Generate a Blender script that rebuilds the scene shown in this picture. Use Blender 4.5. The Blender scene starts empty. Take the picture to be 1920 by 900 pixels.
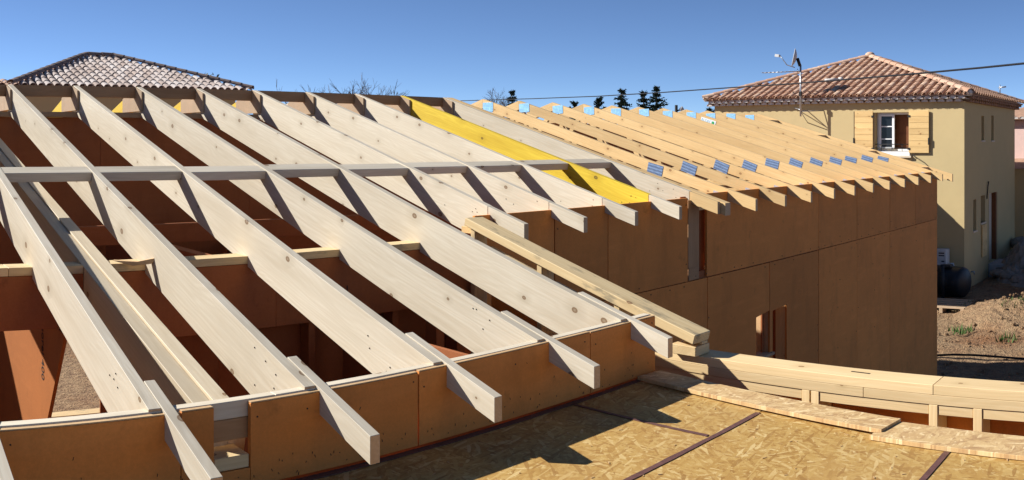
import bpy, bmesh, math, random
from mathutils import Vector, Matrix, noise
random.seed(7)
SC = bpy.context.scene
COL = SC.collection
ZC = 4.25                      # eye height above the ground; heights below are given relative to the eye

# ------------------------------------------------------------------ camera
FPX, HOR, VPX = 1670.0, 268.0, 2276.0       # stitched panorama: pixels per radian, horizon row, column of the +X direction
cam = bpy.data.cameras.new('camera'); cam_o = bpy.data.objects.new('camera', cam); COL.objects.link(cam_o)
cam.type = 'PANO'; cam.panorama_type = 'CENTRAL_CYLINDRICAL'
cam.central_cylindrical_range_u_min = -960 / FPX; cam.central_cylindrical_range_u_max = 960 / FPX
cam.central_cylindrical_range_v_min = (HOR - 900) / FPX; cam.central_cylindrical_range_v_max = HOR / FPX
cam.central_cylindrical_radius = 1.0
cam.clip_start = 0.05; cam.clip_end = 3000
cam_o.location = (0, 0, ZC)
cam_o.rotation_euler = (math.pi / 2, 0, (VPX - 960) / FPX - math.pi / 2)
SC.camera = cam_o

# ------------------------------------------------------------------ light
SUN = Vector((-0.83, 1.27, 1.0)).normalized()          # towards the sun
elev = math.asin(SUN.z); azim = math.atan2(SUN.x, SUN.y)   # from +Y towards +X
world = bpy.data.worlds.new('World'); SC.world = world; world.use_nodes = True
nt = world.node_tree; nt.nodes.clear()
wo = nt.nodes.new('ShaderNodeOutputWorld'); bg = nt.nodes.new('ShaderNodeBackground'); sky = nt.nodes.new('ShaderNodeTexSky')
sky.sky_type = 'NISHITA'; sky.sun_disc = False; sky.sun_elevation = elev; sky.sun_rotation = azim
sky.altitude = 0; sky.air_density = 0.4; sky.dust_density = 0.0; sky.ozone_density = 4.4
bg.inputs[1].default_value = 0.08
nt.links.new(sky.outputs[0], bg.inputs[0]); nt.links.new(bg.outputs[0], wo.inputs[0])
sun = bpy.data.lights.new('sun', 'SUN'); sun_o = bpy.data.objects.new('sun', sun); COL.objects.link(sun_o)
sun.energy = 4.8; sun.angle = math.radians(0.53); sun.color = (1.0, 0.985, 0.955)
sun_o.rotation_euler = SUN.to_track_quat('Z', 'Y').to_euler(); sun_o.location = (0, 0, 30)
SC.view_settings.view_transform = 'Standard'; SC.view_settings.look = 'None'
SC.view_settings.exposure = 0.8; SC.view_settings.gamma = 1.0; SC.view_settings.use_curve_mapping = False

# ------------------------------------------------------------------ materials
def new_mat(name):
    m = bpy.data.materials.new(name); m.use_nodes = True
    n = m.node_tree.nodes; n.clear()
    out = n.new('ShaderNodeOutputMaterial'); b = n.new('ShaderNodeBsdfPrincipled')
    m.node_tree.links.new(b.outputs[0], out.inputs[0])
    b.inputs['Specular IOR Level'].default_value = 0.25
    return m, m.node_tree, b
class G:
    """small helper around a node tree"""
    def __init__(s, t): s.t = t
    def n(s, kind, **kw):
        x = s.t.nodes.new(kind)
        for k, v in kw.items():
            if k.startswith('i_'): x.inputs[int(k[2:])].default_value = v
            else: setattr(x, k, v)
        return x
    def l(s, a, b): s.t.links.new(a, b)
    def ramp(s, fac, stops, interp='LINEAR'):
        r = s.n('ShaderNodeValToRGB'); r.color_ramp.interpolation = interp
        e = r.color_ramp.elements
        while len(e) < len(stops): e.new(0.5)
        for el, (p, c) in zip(e, stops):
            el.position = p; el.color = (c, c, c, 1) if isinstance(c, (int, float)) else (*c, 1)
        s.l(fac, r.inputs[0]); return r.outputs[0]
    def mix(s, fac, a, b, mode='MIX'):
        m = s.n('ShaderNodeMix', data_type='RGBA', blend_type=mode)
        for src, idx in ((fac, 0), (a, 6), (b, 7)):
            if isinstance(src, (int, float)): m.inputs[idx].default_value = src
            elif isinstance(src, tuple): m.inputs[idx].default_value = (*src, 1)
            else: s.l(src, m.inputs[idx])
        return m.outputs[2]
    def math(s, op, a, b=None):
        m = s.n('ShaderNodeMath', operation=op)
        for src, idx in ((a, 0), (b, 1)):
            if src is None: continue
            if isinstance(src, (int, float)): m.inputs[idx].default_value = src
            else: s.l(src, m.inputs[idx])
        return m.outputs[0]
    def coords(s, scale=(1, 1, 1), rand=True, rot=(0, 0, 0), kind='Object'):
        tc = s.n('ShaderNodeTexCoord'); mp = s.n('ShaderNodeMapping')
        mp.inputs['Scale'].default_value = scale; mp.inputs['Rotation'].default_value = rot
        src = tc.outputs[kind]
        if rand:
            oi = s.n('ShaderNodeObjectInfo'); v = s.n('ShaderNodeVectorMath', operation='SCALE')
            v.inputs[0].default_value = (31.7, 17.3, 23.9); s.l(oi.outputs['Random'], v.inputs['Scale'])
            a = s.n('ShaderNodeVectorMath', operation='ADD'); s.l(src, a.inputs[0]); s.l(v.outputs[0], a.inputs[1]); src = a.outputs[0]
        if rot != (0, 0, 0):
            m0 = s.n('ShaderNodeMapping'); m0.inputs['Rotation'].default_value = rot; mp.inputs['Rotation'].default_value = (0, 0, 0)
            s.l(src, m0.inputs[0]); src = m0.outputs[0]
        s.l(src, mp.inputs[0]); return mp.outputs[0]
    def noise(s, vec, scale, detail=3, rough=0.55, dist=0.0):
        n = s.n('ShaderNodeTexNoise'); n.inputs['Scale'].default_value = scale; n.inputs['Detail'].default_value = detail
        n.inputs['Roughness'].default_value = rough; n.inputs['Distortion'].default_value = dist
        s.l(vec, n.inputs['Vector']); return n.outputs['Fac']
    def bump(s, bsdf, height, strength=0.3, dist=0.01):
        b = s.n('ShaderNodeBump'); b.inputs['Strength'].default_value = strength; b.inputs['Distance'].default_value = dist
        s.l(height, b.inputs['Height']); s.l(b.outputs[0], bsdf.inputs['Normal'])

def wood(name, base, dark, knot, knots=0.55, stain=None, rough=0.6, var=0.12, spec=0.25, ks=1.0):
    m, t, b = new_mat(name); g = G(t)
    v = g.coords((1, 1, 1))
    # growth rings: bands across the width, drawn out along the length and wandering round the knots
    warp = g.noise(g.coords((0.9, 4, 4)), 1.6, 2, 0.5)
    sep = g.n('ShaderNodeSeparateXYZ'); g.l(v, sep.inputs[0])
    yz = g.math('ADD', g.math('MULTIPLY', sep.outputs[1], 0.7), sep.outputs[2])
    ring = g.math('SINE', g.math('MULTIPLY', g.math('ADD', yz, g.math('MULTIPLY', warp, 0.22)), 260.0))
    ringf = g.ramp(g.math('MULTIPLY_ADD', ring, 0.5), [(0.0, 0.0), (1.0, 1.0)])
    fine = g.noise(g.coords((2.5, 90, 90)), 1.0, 3, 0.6)
    c = g.mix(g.math('MULTIPLY', ringf, 0.26), base, dark)
    c = g.mix(g.ramp(fine, [(0.38, 0.0), (0.75, 0.6)]), c, dark)
    blot = g.noise(g.coords((0.7, 5, 5)), 1.3, 3, 0.6)
    c = g.mix(g.ramp(blot, [(0.42, 0.0), (0.75, 0.65)]), c, tuple(x * 0.9 for x in dark))
    # knots: sparse cells of a Voronoi pattern in the plane of the broad face
    cb = g.n('ShaderNodeCombineXYZ'); g.l(g.math('MULTIPLY', sep.outputs[0], 2.9), cb.inputs[0]); g.l(g.math('MULTIPLY', g.math('ADD', sep.outputs[2], sep.outputs[1]), 4.2), cb.inputs[1])
    vo = g.n('ShaderNodeTexVoronoi', voronoi_dimensions='2D'); vo.inputs['Scale'].default_value = 1.0; g.l(cb.outputs[0], vo.inputs['Vector'])
    sc = g.n('ShaderNodeSeparateColor'); g.l(vo.outputs['Color'], sc.inputs[0])
    pick = g.math('GREATER_THAN', sc.outputs[0], 1.0 - knots)
    size = g.math('MULTIPLY_ADD', sc.outputs[1], 0.06 * ks); size.node.inputs[2].default_value = 0.022 * ks
    rel = g.math('DIVIDE', vo.outputs['Distance'], size)
    kf = g.math('MULTIPLY', g.ramp(rel, [(0.0, 0.55), (0.45, 0.75), (0.8, 0.95), (1.0, 0.35), (1.0, 0.0)]), pick)
    halo = g.math('MULTIPLY', g.ramp(g.math('MULTIPLY', rel, 0.22), [(0.15, 0.5), (1.0, 0.0)]), pick)
    c = g.mix(halo, c, tuple(x * 0.8 for x in dark)); c = g.mix(kf, c, knot)
    if stain:
        st = g.noise(g.coords((1.6, 6, 6)), 2.2, 4, 0.7)
        c = g.mix(g.ramp(st, [(0.56, 0.0), (0.68, 0.75)]), c, stain)
    oi = g.n('ShaderNodeObjectInfo'); hs = g.n('ShaderNodeHueSaturation')
    val = g.math('MULTIPLY_ADD', oi.outputs['Random'], var * 2); val.node.inputs[2].default_value = 1.0 - var
    g.l(val, hs.inputs['Value']); g.l(c, hs.inputs['Color']); g.l(hs.outputs[0], b.inputs['Base Color'])
    b.inputs['Roughness'].default_value = rough; b.inputs['Specular IOR Level'].default_value = spec
    g.bump(b, g.math('ADD', fine, g.math('MULTIPLY', ringf, 0.4)), 0.18, 0.002)
    return m
M = {}
M['pale'] = wood('pale_spruce', (0.665, 0.585, 0.45), (0.53, 0.435, 0.30), (0.18, 0.10, 0.045), 0.6, ks=0.85, var=0.11)
M['truss'] = wood('fresh_spruce', (0.70, 0.485, 0.23), (0.57, 0.355, 0.145), (0.24, 0.11, 0.04), 0.75, ks=0.62)
M['yellow'] = wood('yellow_painted_timber', (0.80, 0.58, 0.05), (0.58, 0.36, 0.015), (0.14, 0.09, 0.01), 0.55, var=0.03)
M['beam'] = wood('stained_spruce', (0.72, 0.55, 0.30), (0.58, 0.40, 0.19), (0.2, 0.1, 0.04), 0.4, stain=(0.24, 0.20, 0.13))
M['stack'] = wood('planed_spruce', (0.72, 0.53, 0.285), (0.60, 0.41, 0.19), (0.25, 0.12, 0.04), 0.35)
M['double'] = wood('pale_glued_spruce', (0.68, 0.57, 0.40), (0.55, 0.43, 0.27), (0.2, 0.1, 0.04), 0.4)
M['shutter'] = wood('oiled_spruce', (0.72, 0.50, 0.22), (0.60, 0.37, 0.14), (0.25, 0.1, 0.03), 0.5)
M['end'] = wood('bounce_warmed_end_grain', (0.60, 0.41, 0.235), (0.46, 0.29, 0.15), (0.25, 0.13, 0.05), 0.0, var=0.06)  # end grain tone, warmed further to stand in for light bounced off the deck
M['darkwood'] = wood('brown_door_wood', (0.20, 0.075, 0.025), (0.12, 0.04, 0.015), (0.05, 0.02, 0.01), 0.2)

def fibreboard(name, base, var=0.08):
    m, t, b = new_mat(name); g = G(t)
    a = g.noise(g.coords((1, 1, 1)), 1.4, 4, 0.6); f = g.noise(g.coords((1, 1, 1)), 90, 3, 0.7)
    s = g.noise(g.coords((1.0, 1.0, 5.0)), 3.0, 3, 0.6)
    c = g.mix(g.ramp(a, [(0.3, 0.0), (0.75, 0.7)]), base, tuple(x * 0.74 for x in base))
    c = g.mix(g.ramp(f, [(0.35, 0.35), (0.7, 0.0)]), c, tuple(x * 0.6 for x in base))
    c = g.mix(g.ramp(s, [(0.52, 0.0), (0.8, 0.3)]), c, (base[0] * 1.2, base[1] * 1.25, base[2] * 1.4))
    st = g.noise(g.coords((2.2, 2.2, 0.7)), 2.3, 5, 0.7); sp = g.noise(g.coords((1, 1, 1)), 5.5, 4, 0.75)
    c = g.mix(g.ramp(st, [(0.50, 0.0), (0.72, 0.4)]), c, tuple(x * 0.5 for x in base))
    c = g.mix(g.ramp(sp, [(0.62, 0.0), (0.72, 0.45)]), c, tuple(x * 0.42 for x in base))
    oi = g.n('ShaderNodeObjectInfo'); hs = g.n('ShaderNodeHueSaturation')
    val = g.math('MULTIPLY_ADD', oi.outputs['Random'], var * 2); val.node.inputs[2].default_value = 1.0 - var
    g.l(val, hs.inputs['Value']); g.l(c, hs.inputs['Color']); g.l(hs.outputs[0], b.inputs['Base Color'])
    b.inputs['Roughness'].default_value = 0.75
    g.bump(b, f, 0.15, 0.002)
    return m
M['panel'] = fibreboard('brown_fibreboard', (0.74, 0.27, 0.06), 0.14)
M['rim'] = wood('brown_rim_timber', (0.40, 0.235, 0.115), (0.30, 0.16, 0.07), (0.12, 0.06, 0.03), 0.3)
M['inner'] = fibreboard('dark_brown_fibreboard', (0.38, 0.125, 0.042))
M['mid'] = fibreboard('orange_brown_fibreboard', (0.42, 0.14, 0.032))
M['gusset'] = fibreboard('light_fibreboard', (0.50, 0.35, 0.215))
M['lath'] = fibreboard('board_edge', (0.62, 0.40, 0.20))

def osb(name, k=1.0):
    m, t, b = new_mat(name); g = G(t)
    c = None; hs_prev = None; bumps = []
    base = g.noise(g.coords((1, 1, 1), kind='Object'), 6, 3)
    c = g.mix(base, (0.43, 0.255, 0.075), (0.36, 0.195, 0.05))
    for i, (rz, sx, sy, thr) in enumerate(((0.25, 13, 52, 0.25), (1.05, 12, 60, 0.4), (1.9, 15, 58, 0.45), (2.6, 12, 66, 0.5), (0.6, 9, 44, 0.6), (1.5, 16, 80, 0.6), (2.2, 8, 52, 0.72), (2.95, 9, 60, 0.74))):
        vec = g.coords((sx * 1.35, sy * 1.35, 1), rot=(0, 0, rz))
        w = g.n('ShaderNodeTexNoise'); w.inputs['Scale'].default_value = 0.6; g.l(vec, w.inputs['Vector'])
        ad = g.n('ShaderNodeVectorMath', operation='ADD'); g.l(vec, ad.inputs[0]); g.l(w.outputs['Color'], ad.inputs[1])
        vo = g.n('ShaderNodeTexVoronoi', voronoi_dimensions='2D'); vo.inputs['Scale'].default_value = 1.0; g.l(ad.outputs[0], vo.inputs['Vector'])
        sc = g.n('ShaderNodeSeparateColor'); g.l(vo.outputs['Color'], sc.inputs[0])
        col = g.ramp(sc.outputs[0], [(0.0, (0.27, 0.13, 0.03)), (0.25, (0.38, 0.21, 0.055)), (0.6, (0.44, 0.265, 0.075)), (0.85, (0.50, 0.325, 0.11)), (1.0, (0.64, 0.47, 0.21))])
        fac = g.math('MULTIPLY', g.math('GREATER_THAN', sc.outputs[1], thr), 0.75)
        c = g.mix(fac, c, col); bumps.append(sc.outputs[0])
    big = g.noise(g.coords((1, 1, 1), rand=False), 1.1, 3)
    c = g.mix(g.ramp(big, [(0.4, 0.0), (0.75, 0.3)]), c, (0.42, 0.26, 0.10))
    hv = g.n('ShaderNodeHueSaturation'); hv.inputs['Value'].default_value = k; hv.inputs['Saturation'].default_value = 1.0 if k == 1.0 else 0.85; g.l(c, hv.inputs['Color'])
    g.l(hv.outputs[0], b.inputs['Base Color']); b.inputs['Roughness'].default_value = 0.62
    g.bump(b, g.math('ADD', bumps[0], bumps[1]), 0.25, 0.003)
    return m
M['osb'] = osb('osb'); M['osb_pale'] = osb('pale_osb', 1.28)

def plain(name, col, rough=0.6, metal=0.0, mottling=0.15, scale=8.0, bump=0.0, bscale=60, spec=0.25, rnd=0.0):
    m, t, b = new_mat(name); g = G(t)
    n = g.noise(g.coords((1, 1, 1)), scale, 4, 0.65)
    c = g.mix(g.ramp(n, [(0.3, 0.0), (0.75, 1.0)]), col, tuple(x * (1 - mottling) for x in col))
    if rnd:
        oi = g.n('ShaderNodeObjectInfo'); hs = g.n('ShaderNodeHueSaturation')
        val = g.math('MULTIPLY_ADD', oi.outputs['Random'], rnd * 2); val.node.inputs[2].default_value = 1.0 - rnd
        g.l(val, hs.inputs['Value']); g.l(c, hs.inputs['Color']); c = hs.outputs[0]
    g.l(c, b.inputs['Base Color']); b.inputs['Roughness'].default_value = rough; b.inputs['Metallic'].default_value = metal
    b.inputs['Specular IOR Level'].default_value = spec
    if bump: g.bump(b, g.noise(g.coords((1, 1, 1)), bscale, 3, 0.6), bump, 0.01)
    return m
M['tape'] = plain('brown_seam_tape', (0.16, 0.075, 0.058), 0.5, mottling=0.4, scale=40)
M['nail'] = plain('dark_nail', (0.03, 0.02, 0.015), 0.6)
M['stamp'] = plain('stamp_ink', (0.035, 0.025, 0.022), 0.7)
M['render_wall'] = plain('ochre_render', (0.52, 0.395, 0.197), 0.9, mottling=0.07, scale=1.5, bump=0.25, bscale=70)
M['pink_wall'] = plain('pink_render', (0.66, 0.46, 0.40), 0.9, mottling=0.08, bump=0.2)
M['white'] = plain('white_paint', (0.80, 0.80, 0.78), 0.4, mottling=0.05)
M['mortar'] = plain('white_mortar', (0.66, 0.62, 0.57), 0.9, mottling=0.3, scale=20, bump=0.5)
M['reveal'] = plain('pale_reveal', (0.66, 0.55, 0.40), 0.8)
M['black'] = plain('black_iron', (0.02, 0.02, 0.02), 0.5)
M['steel'] = plain('galvanised_steel', (0.42, 0.43, 0.44), 0.4, 0.7)
M['dish'] = plain('grey_dish_enamel', (0.36, 0.37, 0.39), 0.4)
M['tank'] = plain('black_plastic', (0.018, 0.02, 0.022), 0.45)
M['acunit'] = plain('white_plastic', (0.62, 0.62, 0.60), 0.4)
M['void'] = plain('dark_interior', (0.02, 0.016, 0.013), 0.9)
M['concrete'] = plain('pale_concrete', (0.42, 0.40, 0.37), 0.9, mottling=0.25, scale=3, bump=0.3)
M['sticker'] = plain('white_sticker', (0.80, 0.82, 0.80), 0.4, mottling=0.03)
M['green_ink'] = plain('green_print', (0.02, 0.34, 0.11), 0.5)
M['blue_ink'] = plain('pale_blue_print', (0.30, 0.52, 0.66), 0.5)
M['bark'] = plain('bark', (0.10, 0.075, 0.05), 0.9, mottling=0.4)
M['twig'] = plain('grey_twig', (0.16, 0.125, 0.10), 0.9, mottling=0.3)
M['needle'] = plain('dark_needles', (0.026, 0.046, 0.026), 0.8, mottling=0.6, scale=1.5, rnd=0.25)
M['grassmat'] = plain('grass_blades', (0.07, 0.13, 0.025), 0.7, mottling=0.5)
M['olive'] = plain('pale_olive_leaves', (0.16, 0.19, 0.14), 0.7, mottling=0.4)
M['rock'] = plain('pale_rubble', (0.30, 0.25, 0.20), 0.9, mottling=0.5, scale=4, bump=0.6, bscale=14)
M['wire'] = plain('black_cable', (0.012, 0.012, 0.014), 0.6)
M['redhose'] = plain('rust_red_cable', (0.20, 0.05, 0.03), 0.6)
m, t, b = new_mat('window_glass'); b.inputs['Base Color'].default_value = (0.012, 0.016, 0.02, 1); b.inputs['Roughness'].default_value = 0.06; b.inputs['Specular IOR Level'].default_value = 0.6; M['glass'] = m; b.inputs['Roughness'].default_value = 0.12; b.inputs['Specular IOR Level'].default_value = 0.3

def tile_mat(name, cols, lich):
    m, t, b = new_mat(name); g = G(t)
    oi = g.n('ShaderNodeObjectInfo'); n = g.noise(g.coords((1, 1, 1)), 9, 4, 0.7)
    c = g.ramp(oi.outputs['Random'], [(i / (len(cols) - 1), k) for i, k in enumerate(cols)])
    c = g.mix(g.ramp(n, [(0.45, 0.0), (0.75, 0.8)]), c, lich)
    g.l(c, b.inputs['Base Color']); b.inputs['Roughness'].default_value = 0.85
    g.bump(b, n, 0.3, 0.01); return m
M['tile'] = tile_mat('terracotta', [(0.52, 0.325, 0.215), (0.38, 0.205, 0.13), (0.62, 0.44, 0.31), (0.45, 0.26, 0.17), (0.55, 0.37, 0.265)], (0.32, 0.185, 0.125))
M['tile_grey'] = tile_mat('weathered_terracotta', [(0.50, 0.42, 0.37), (0.38, 0.29, 0.24), (0.58, 0.52, 0.48), (0.46, 0.36, 0.30)], (0.34, 0.25, 0.20))
M['tile_shade'] = tile_mat('shaded_weathered_terracotta', [(0.22, 0.16, 0.13), (0.28, 0.20, 0.16), (0.18, 0.13, 0.11)], (0.10, 0.075, 0.06))  # weathered tile with the shade on the hips painted into its colour
M['tile_pale'] = tile_mat('limewashed_terracotta', [(0.50, 0.38, 0.31), (0.58, 0.47, 0.40), (0.46, 0.33, 0.26), (0.60, 0.52, 0.46)], (0.34, 0.22, 0.17))
M['tile_mix'] = plain('terracotta_field', (0.44, 0.26, 0.17), 0.85, mottling=0.45, scale=5)

def dirt():
    m, t, b = new_mat('dirt'); g = G(t)
    v = g.coords((1, 1, 1), rand=False)
    a = g.noise(v, 0.45, 6, 0.65); f = g.noise(v, 7, 5, 0.7); p = g.noise(v, 26, 3, 0.6)
    c = g.ramp(a, [(0.30, (0.33, 0.19, 0.092)), (0.50, (0.40, 0.26, 0.14)), (0.68, (0.29, 0.14, 0.062))])
    c = g.mix(g.ramp(f, [(0.35, 0.75), (0.55, 0.0)]), c, (0.20, 0.115, 0.065))
    c = g.mix(g.ramp(p, [(0.58, 0.0), (0.72, 0.6)]), c, (0.44, 0.32, 0.20))
    gr = g.noise(v, 0.11, 4, 0.6)
    c = g.mix(g.ramp(gr, [(0.60, 0.0), (0.72, 0.5)]), c, (0.12, 0.14, 0.045))
    g.l(c, b.inputs['Base Color']); b.inputs['Roughness'].default_value = 0.95
    g.bump(b, g.math('ADD', f, g.math('MULTIPLY', p, 0.5)), 1.0, 0.16)
    return m
M['dirt'] = dirt()

def nailplate(name, base, line, sx, sz, thr, invert=False):
    m, t, b = new_mat(name); g = G(t)
    tc = g.n('ShaderNodeTexCoord'); s = g.n('ShaderNodeSeparateXYZ'); g.l(tc.outputs['Object'], s.inputs[0])
    wx = g.math('SINE', g.math('MULTIPLY', s.outputs[0], sx)); wz = g.math('SINE', g.math('MULTIPLY', s.outputs[2], sz))
    f = g.math('MAXIMUM', g.math('GREATER_THAN', wx, thr), g.math('GREATER_THAN', wz, thr))
    n = g.noise(g.coords((1, 1, 1)), 30, 3)
    c = g.mix(f, base, line); c = g.mix(g.ramp(n, [(0.45, 0.0), (0.8, 0.6)]), c, tuple(min(1, x * 1.5) for x in base))
    g.l(c, b.inputs['Base Color']); b.inputs['Roughness'].default_value = 0.45; b.inputs['Metallic'].default_value = 0.15
    return m
M['plate_sky'] = nailplate('sky_blue_nail_plate', (0.33, 0.60, 0.86), (0.17, 0.36, 0.62), 380, 330, 0.82)
M['plate_dark'] = nailplate('dark_blue_nail_plate', (0.06, 0.085, 0.15), (0.24, 0.34, 0.52), 420, 210, 0.30)
M['plate_grey'] = nailplate('grey_nail_plate', (0.42, 0.43, 0.46), (0.30, 0.31, 0.36), 380, 330, 0.8)

# ------------------------------------------------------------------ object helpers
def W(o):
    if o is None: return Matrix.Identity(4)
    return (W(o.parent) @ o.matrix_parent_inverse if o.parent else Matrix.Identity(4)) @ o.matrix_basis
def link(name, mesh, parent=None, mat4=None):
    o = bpy.data.objects.new(name, mesh); COL.objects.link(o)
    if mat4 is not None: o.matrix_basis = mat4
    if parent is not None:
        o.parent = parent; o.matrix_parent_inverse = W(parent).inverted()
    return o
def tag(o, label=None, cat=None, group=None, kind=None):
    if label: o['label'] = label
    if cat: o['category'] = cat
    if group: o['group'] = group
    if kind: o['kind'] = kind
    return o
def thing(name, loc, label, cat, group=None):
    o = link(name, None, None, Matrix.Translation(Vector(loc) + Vector((0, 0, ZC)))); o.empty_display_size = 0.2
    return tag(o, label, cat, group)
def to_mesh(name, bm, mat, smooth=False):
    me = bpy.data.meshes.new(name); bm.normal_update(); bm.to_mesh(me); bm.free()
    if mat: me.materials.append(M[mat] if isinstance(mat, str) else mat)
    if smooth:
        for p in me.polygons: p.use_smooth = True
    return me
def T(x, y, z): return Matrix.Translation((x, y, z + ZC))
BOXES = {}
def box_mesh(name, sx, sy, sz, mat, bev):
    key = (round(sx, 4), round(sy, 4), round(sz, 4), mat, round(bev, 4))
    if key in BOXES: return BOXES[key]
    bm = bmesh.new(); bmesh.ops.create_cube(bm, size=1.0)
    bmesh.ops.scale(bm, vec=(sx, sy, sz), verts=bm.verts)
    if bev > 0: bmesh.ops.bevel(bm, geom=list(bm.edges), offset=min(bev, 0.3 * min(sx, sy, sz)), segments=1, affect='EDGES')
    BOXES[key] = to_mesh(name, bm, mat); return BOXES[key]
def box(name, lo, hi, mat, parent=None, bev=0.002, rot=None):
    c = [(a + b_) / 2 for a, b_ in zip(lo, hi)]; s = [abs(b_ - a) for a, b_ in zip(lo, hi)]
    m4 = T(*c)
    if rot: m4 = m4 @ rot
    return link(name, box_mesh(name, *s, mat, bev), parent, m4)
def zup_box(name, lo, hi, mat, parent=None, bev=0.002):
    """upright timber: local x runs up, so the grain does too"""
    c = [(a + b_) / 2 for a, b_ in zip(lo, hi)]; s = [abs(b_ - a) for a, b_ in zip(lo, hi)]
    r = Matrix(((0, 0, -1), (0, 1, 0), (1, 0, 0))).to_4x4()     # local x -> z, local z -> -x
    return link(name, box_mesh(name, s[2], s[1], s[0], mat, bev), parent, T(*c) @ r)
def frame(org, xd, up=(0, 0, 1)):
    x = Vector(xd).normalized(); y = Vector(up).cross(x)
    y = y.normalized() if y.length > 1e-6 else Vector((0, 1, 0)); z = x.cross(y)
    m4 = Matrix((x, y, z)).transposed().to_4x4(); m4.translation = Vector(org) + Vector((0, 0, ZC)); return m4
def beam(name, p0, p1, w, d, mat, parent=None, bev=0.0015, up=(0, 0, 1)):
    """rectangular timber whose top centre line runs p0 -> p1"""
    p0, p1 = Vector(p0), Vector(p1); L = (p1 - p0).length
    me = box_mesh(name, L, w, d, mat, bev)
    return link(name, me, parent, frame(p0, p1 - p0, up) @ Matrix.Translation((L / 2, 0, -d / 2)))
def prism(name, pts, y0, y1, mat, parent=None, m4=None, bev=0.0012, end=None):
    """polygon in local x,z extruded along local y"""
    bm = bmesh.new()
    a = [bm.verts.new((x, y0, z)) for x, z in pts]; c = [bm.verts.new((x, y1, z)) for x, z in pts]
    n = len(pts); bm.faces.new(a); bm.faces.new(list(reversed(c)))
    for i in range(n):
        f = bm.faces.new((a[i], c[i], c[(i + 1) % n], a[(i + 1) % n]))
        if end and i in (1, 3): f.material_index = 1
    bmesh.ops.recalc_face_normals(bm, faces=bm.faces)
    if bev: bmesh.ops.bevel(bm, geom=list(bm.edges), offset=bev, segments=1, affect='EDGES')
    me = to_mesh(name, bm, mat)
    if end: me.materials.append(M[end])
    return link(name, me, parent, m4 if m4 is not None else Matrix.Translation((0, 0, ZC)))
def tube_mesh(name, pts, radii, mat, sides=6):
    bm = bmesh.new(); rings = []
    for i, p in enumerate(pts):
        p = Vector(p); d = (Vector(pts[min(i + 1, len(pts) - 1)]) - Vector(pts[max(i - 1, 0)])).normalized()
        a = d.cross(Vector((0.31, 0.2, 0.93))).normalized(); b_ = d.cross(a)
        r = radii[i] if isinstance(radii, (list, tuple)) else radii
        rings.append([bm.verts.new(p + (a * math.cos(2 * math.pi * k / sides) + b_ * math.sin(2 * math.pi * k / sides)) * r) for k in range(sides)])
    for r0, r1 in zip(rings, rings[1:]):
        for k in range(sides): bm.faces.new((r0[k], r0[(k + 1) % sides], r1[(k + 1) % sides], r1[k]))
    bm.faces.new(list(reversed(rings[0]))); bm.faces.new(rings[-1])
    return to_mesh(name, bm, mat, True)
def tube(name, pts, radii, mat, parent=None, sides=6):
    return link(name, tube_mesh(name, pts, radii, mat, sides), parent, Matrix.Translation((0, 0, ZC)))
def text(name, body, size, mat, m4, parent, extrude=0.0006):
    cu = bpy.data.curves.new(name, 'FONT'); cu.body = body; cu.size = size; cu.extrude = extrude; cu.align_x = 'CENTER'; cu.align_y = 'CENTER'
    tmp = bpy.data.objects.new(name, cu); COL.objects.link(tmp)
    dg = bpy.context.evaluated_depsgraph_get(); me = bpy.data.meshes.new_from_object(tmp.evaluated_get(dg))
    bpy.data.objects.remove(tmp); me.materials.clear(); me.materials.append(M[mat])
    return link(name, me, parent, m4)
def basis(org, x, y):
    x = Vector(x).normalized(); y = Vector(y).normalized(); z = x.cross(y)
    m4 = Matrix((x, y, z)).transposed().to_4x4(); m4.translation = Vector(org) + Vector((0, 0, ZC)); return m4
def ray_r(px, py, r):      # a far thing's bearing and height at a chosen distance
    p = (VPX - px) / FPX; return Vector((r * math.cos(p), r * math.sin(p), (HOR - py) / FPX * r))
ORD = ['zeroth', 'first', 'second', 'third', 'fourth', 'fifth', 'sixth', 'seventh', 'eighth', 'ninth', 'tenth', 'eleventh', 'twelfth']

# ------------------------------------------------------------------ setting: ground
GZ = -4.25
def hills(x, y):
    d = math.hypot(x, y)
    h = 0.0
    if 13.6 < x < 60 and -20 < y < 7.0:
        h += 0.10 * noise.noise((x * 0.55, y * 0.55, 0)) + 0.05 * noise.noise((x * 1.9, y * 1.9, 3))
    return h
bm = bmesh.new()
xs = [-900, -400, -150, -60, -20, 0, 8] + [13 + i * 0.4 for i in range(0, 60)] + [40, 50, 70, 100, 160, 300, 600, 1200]
ys = [-900, -400, -150, -60, -30, -20, -12] + [-8 + i * 0.4 for i in range(0, 40)] + [10, 14, 20, 30, 50, 80, 150, 300, 600, 1200]
grid = [[bm.verts.new((x, y, GZ + hills(x, y))) for y in ys] for x in xs]
for i in range(len(xs) - 1):
    for j in range(len(ys) - 1): bm.faces.new((grid[i][j], grid[i + 1][j], grid[i + 1][j + 1], grid[i][j + 1]))
tag(link('ground', to_mesh('ground', bm, 'dirt', True), None, Matrix.Translation((0, 0, ZC))), kind='structure')

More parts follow.
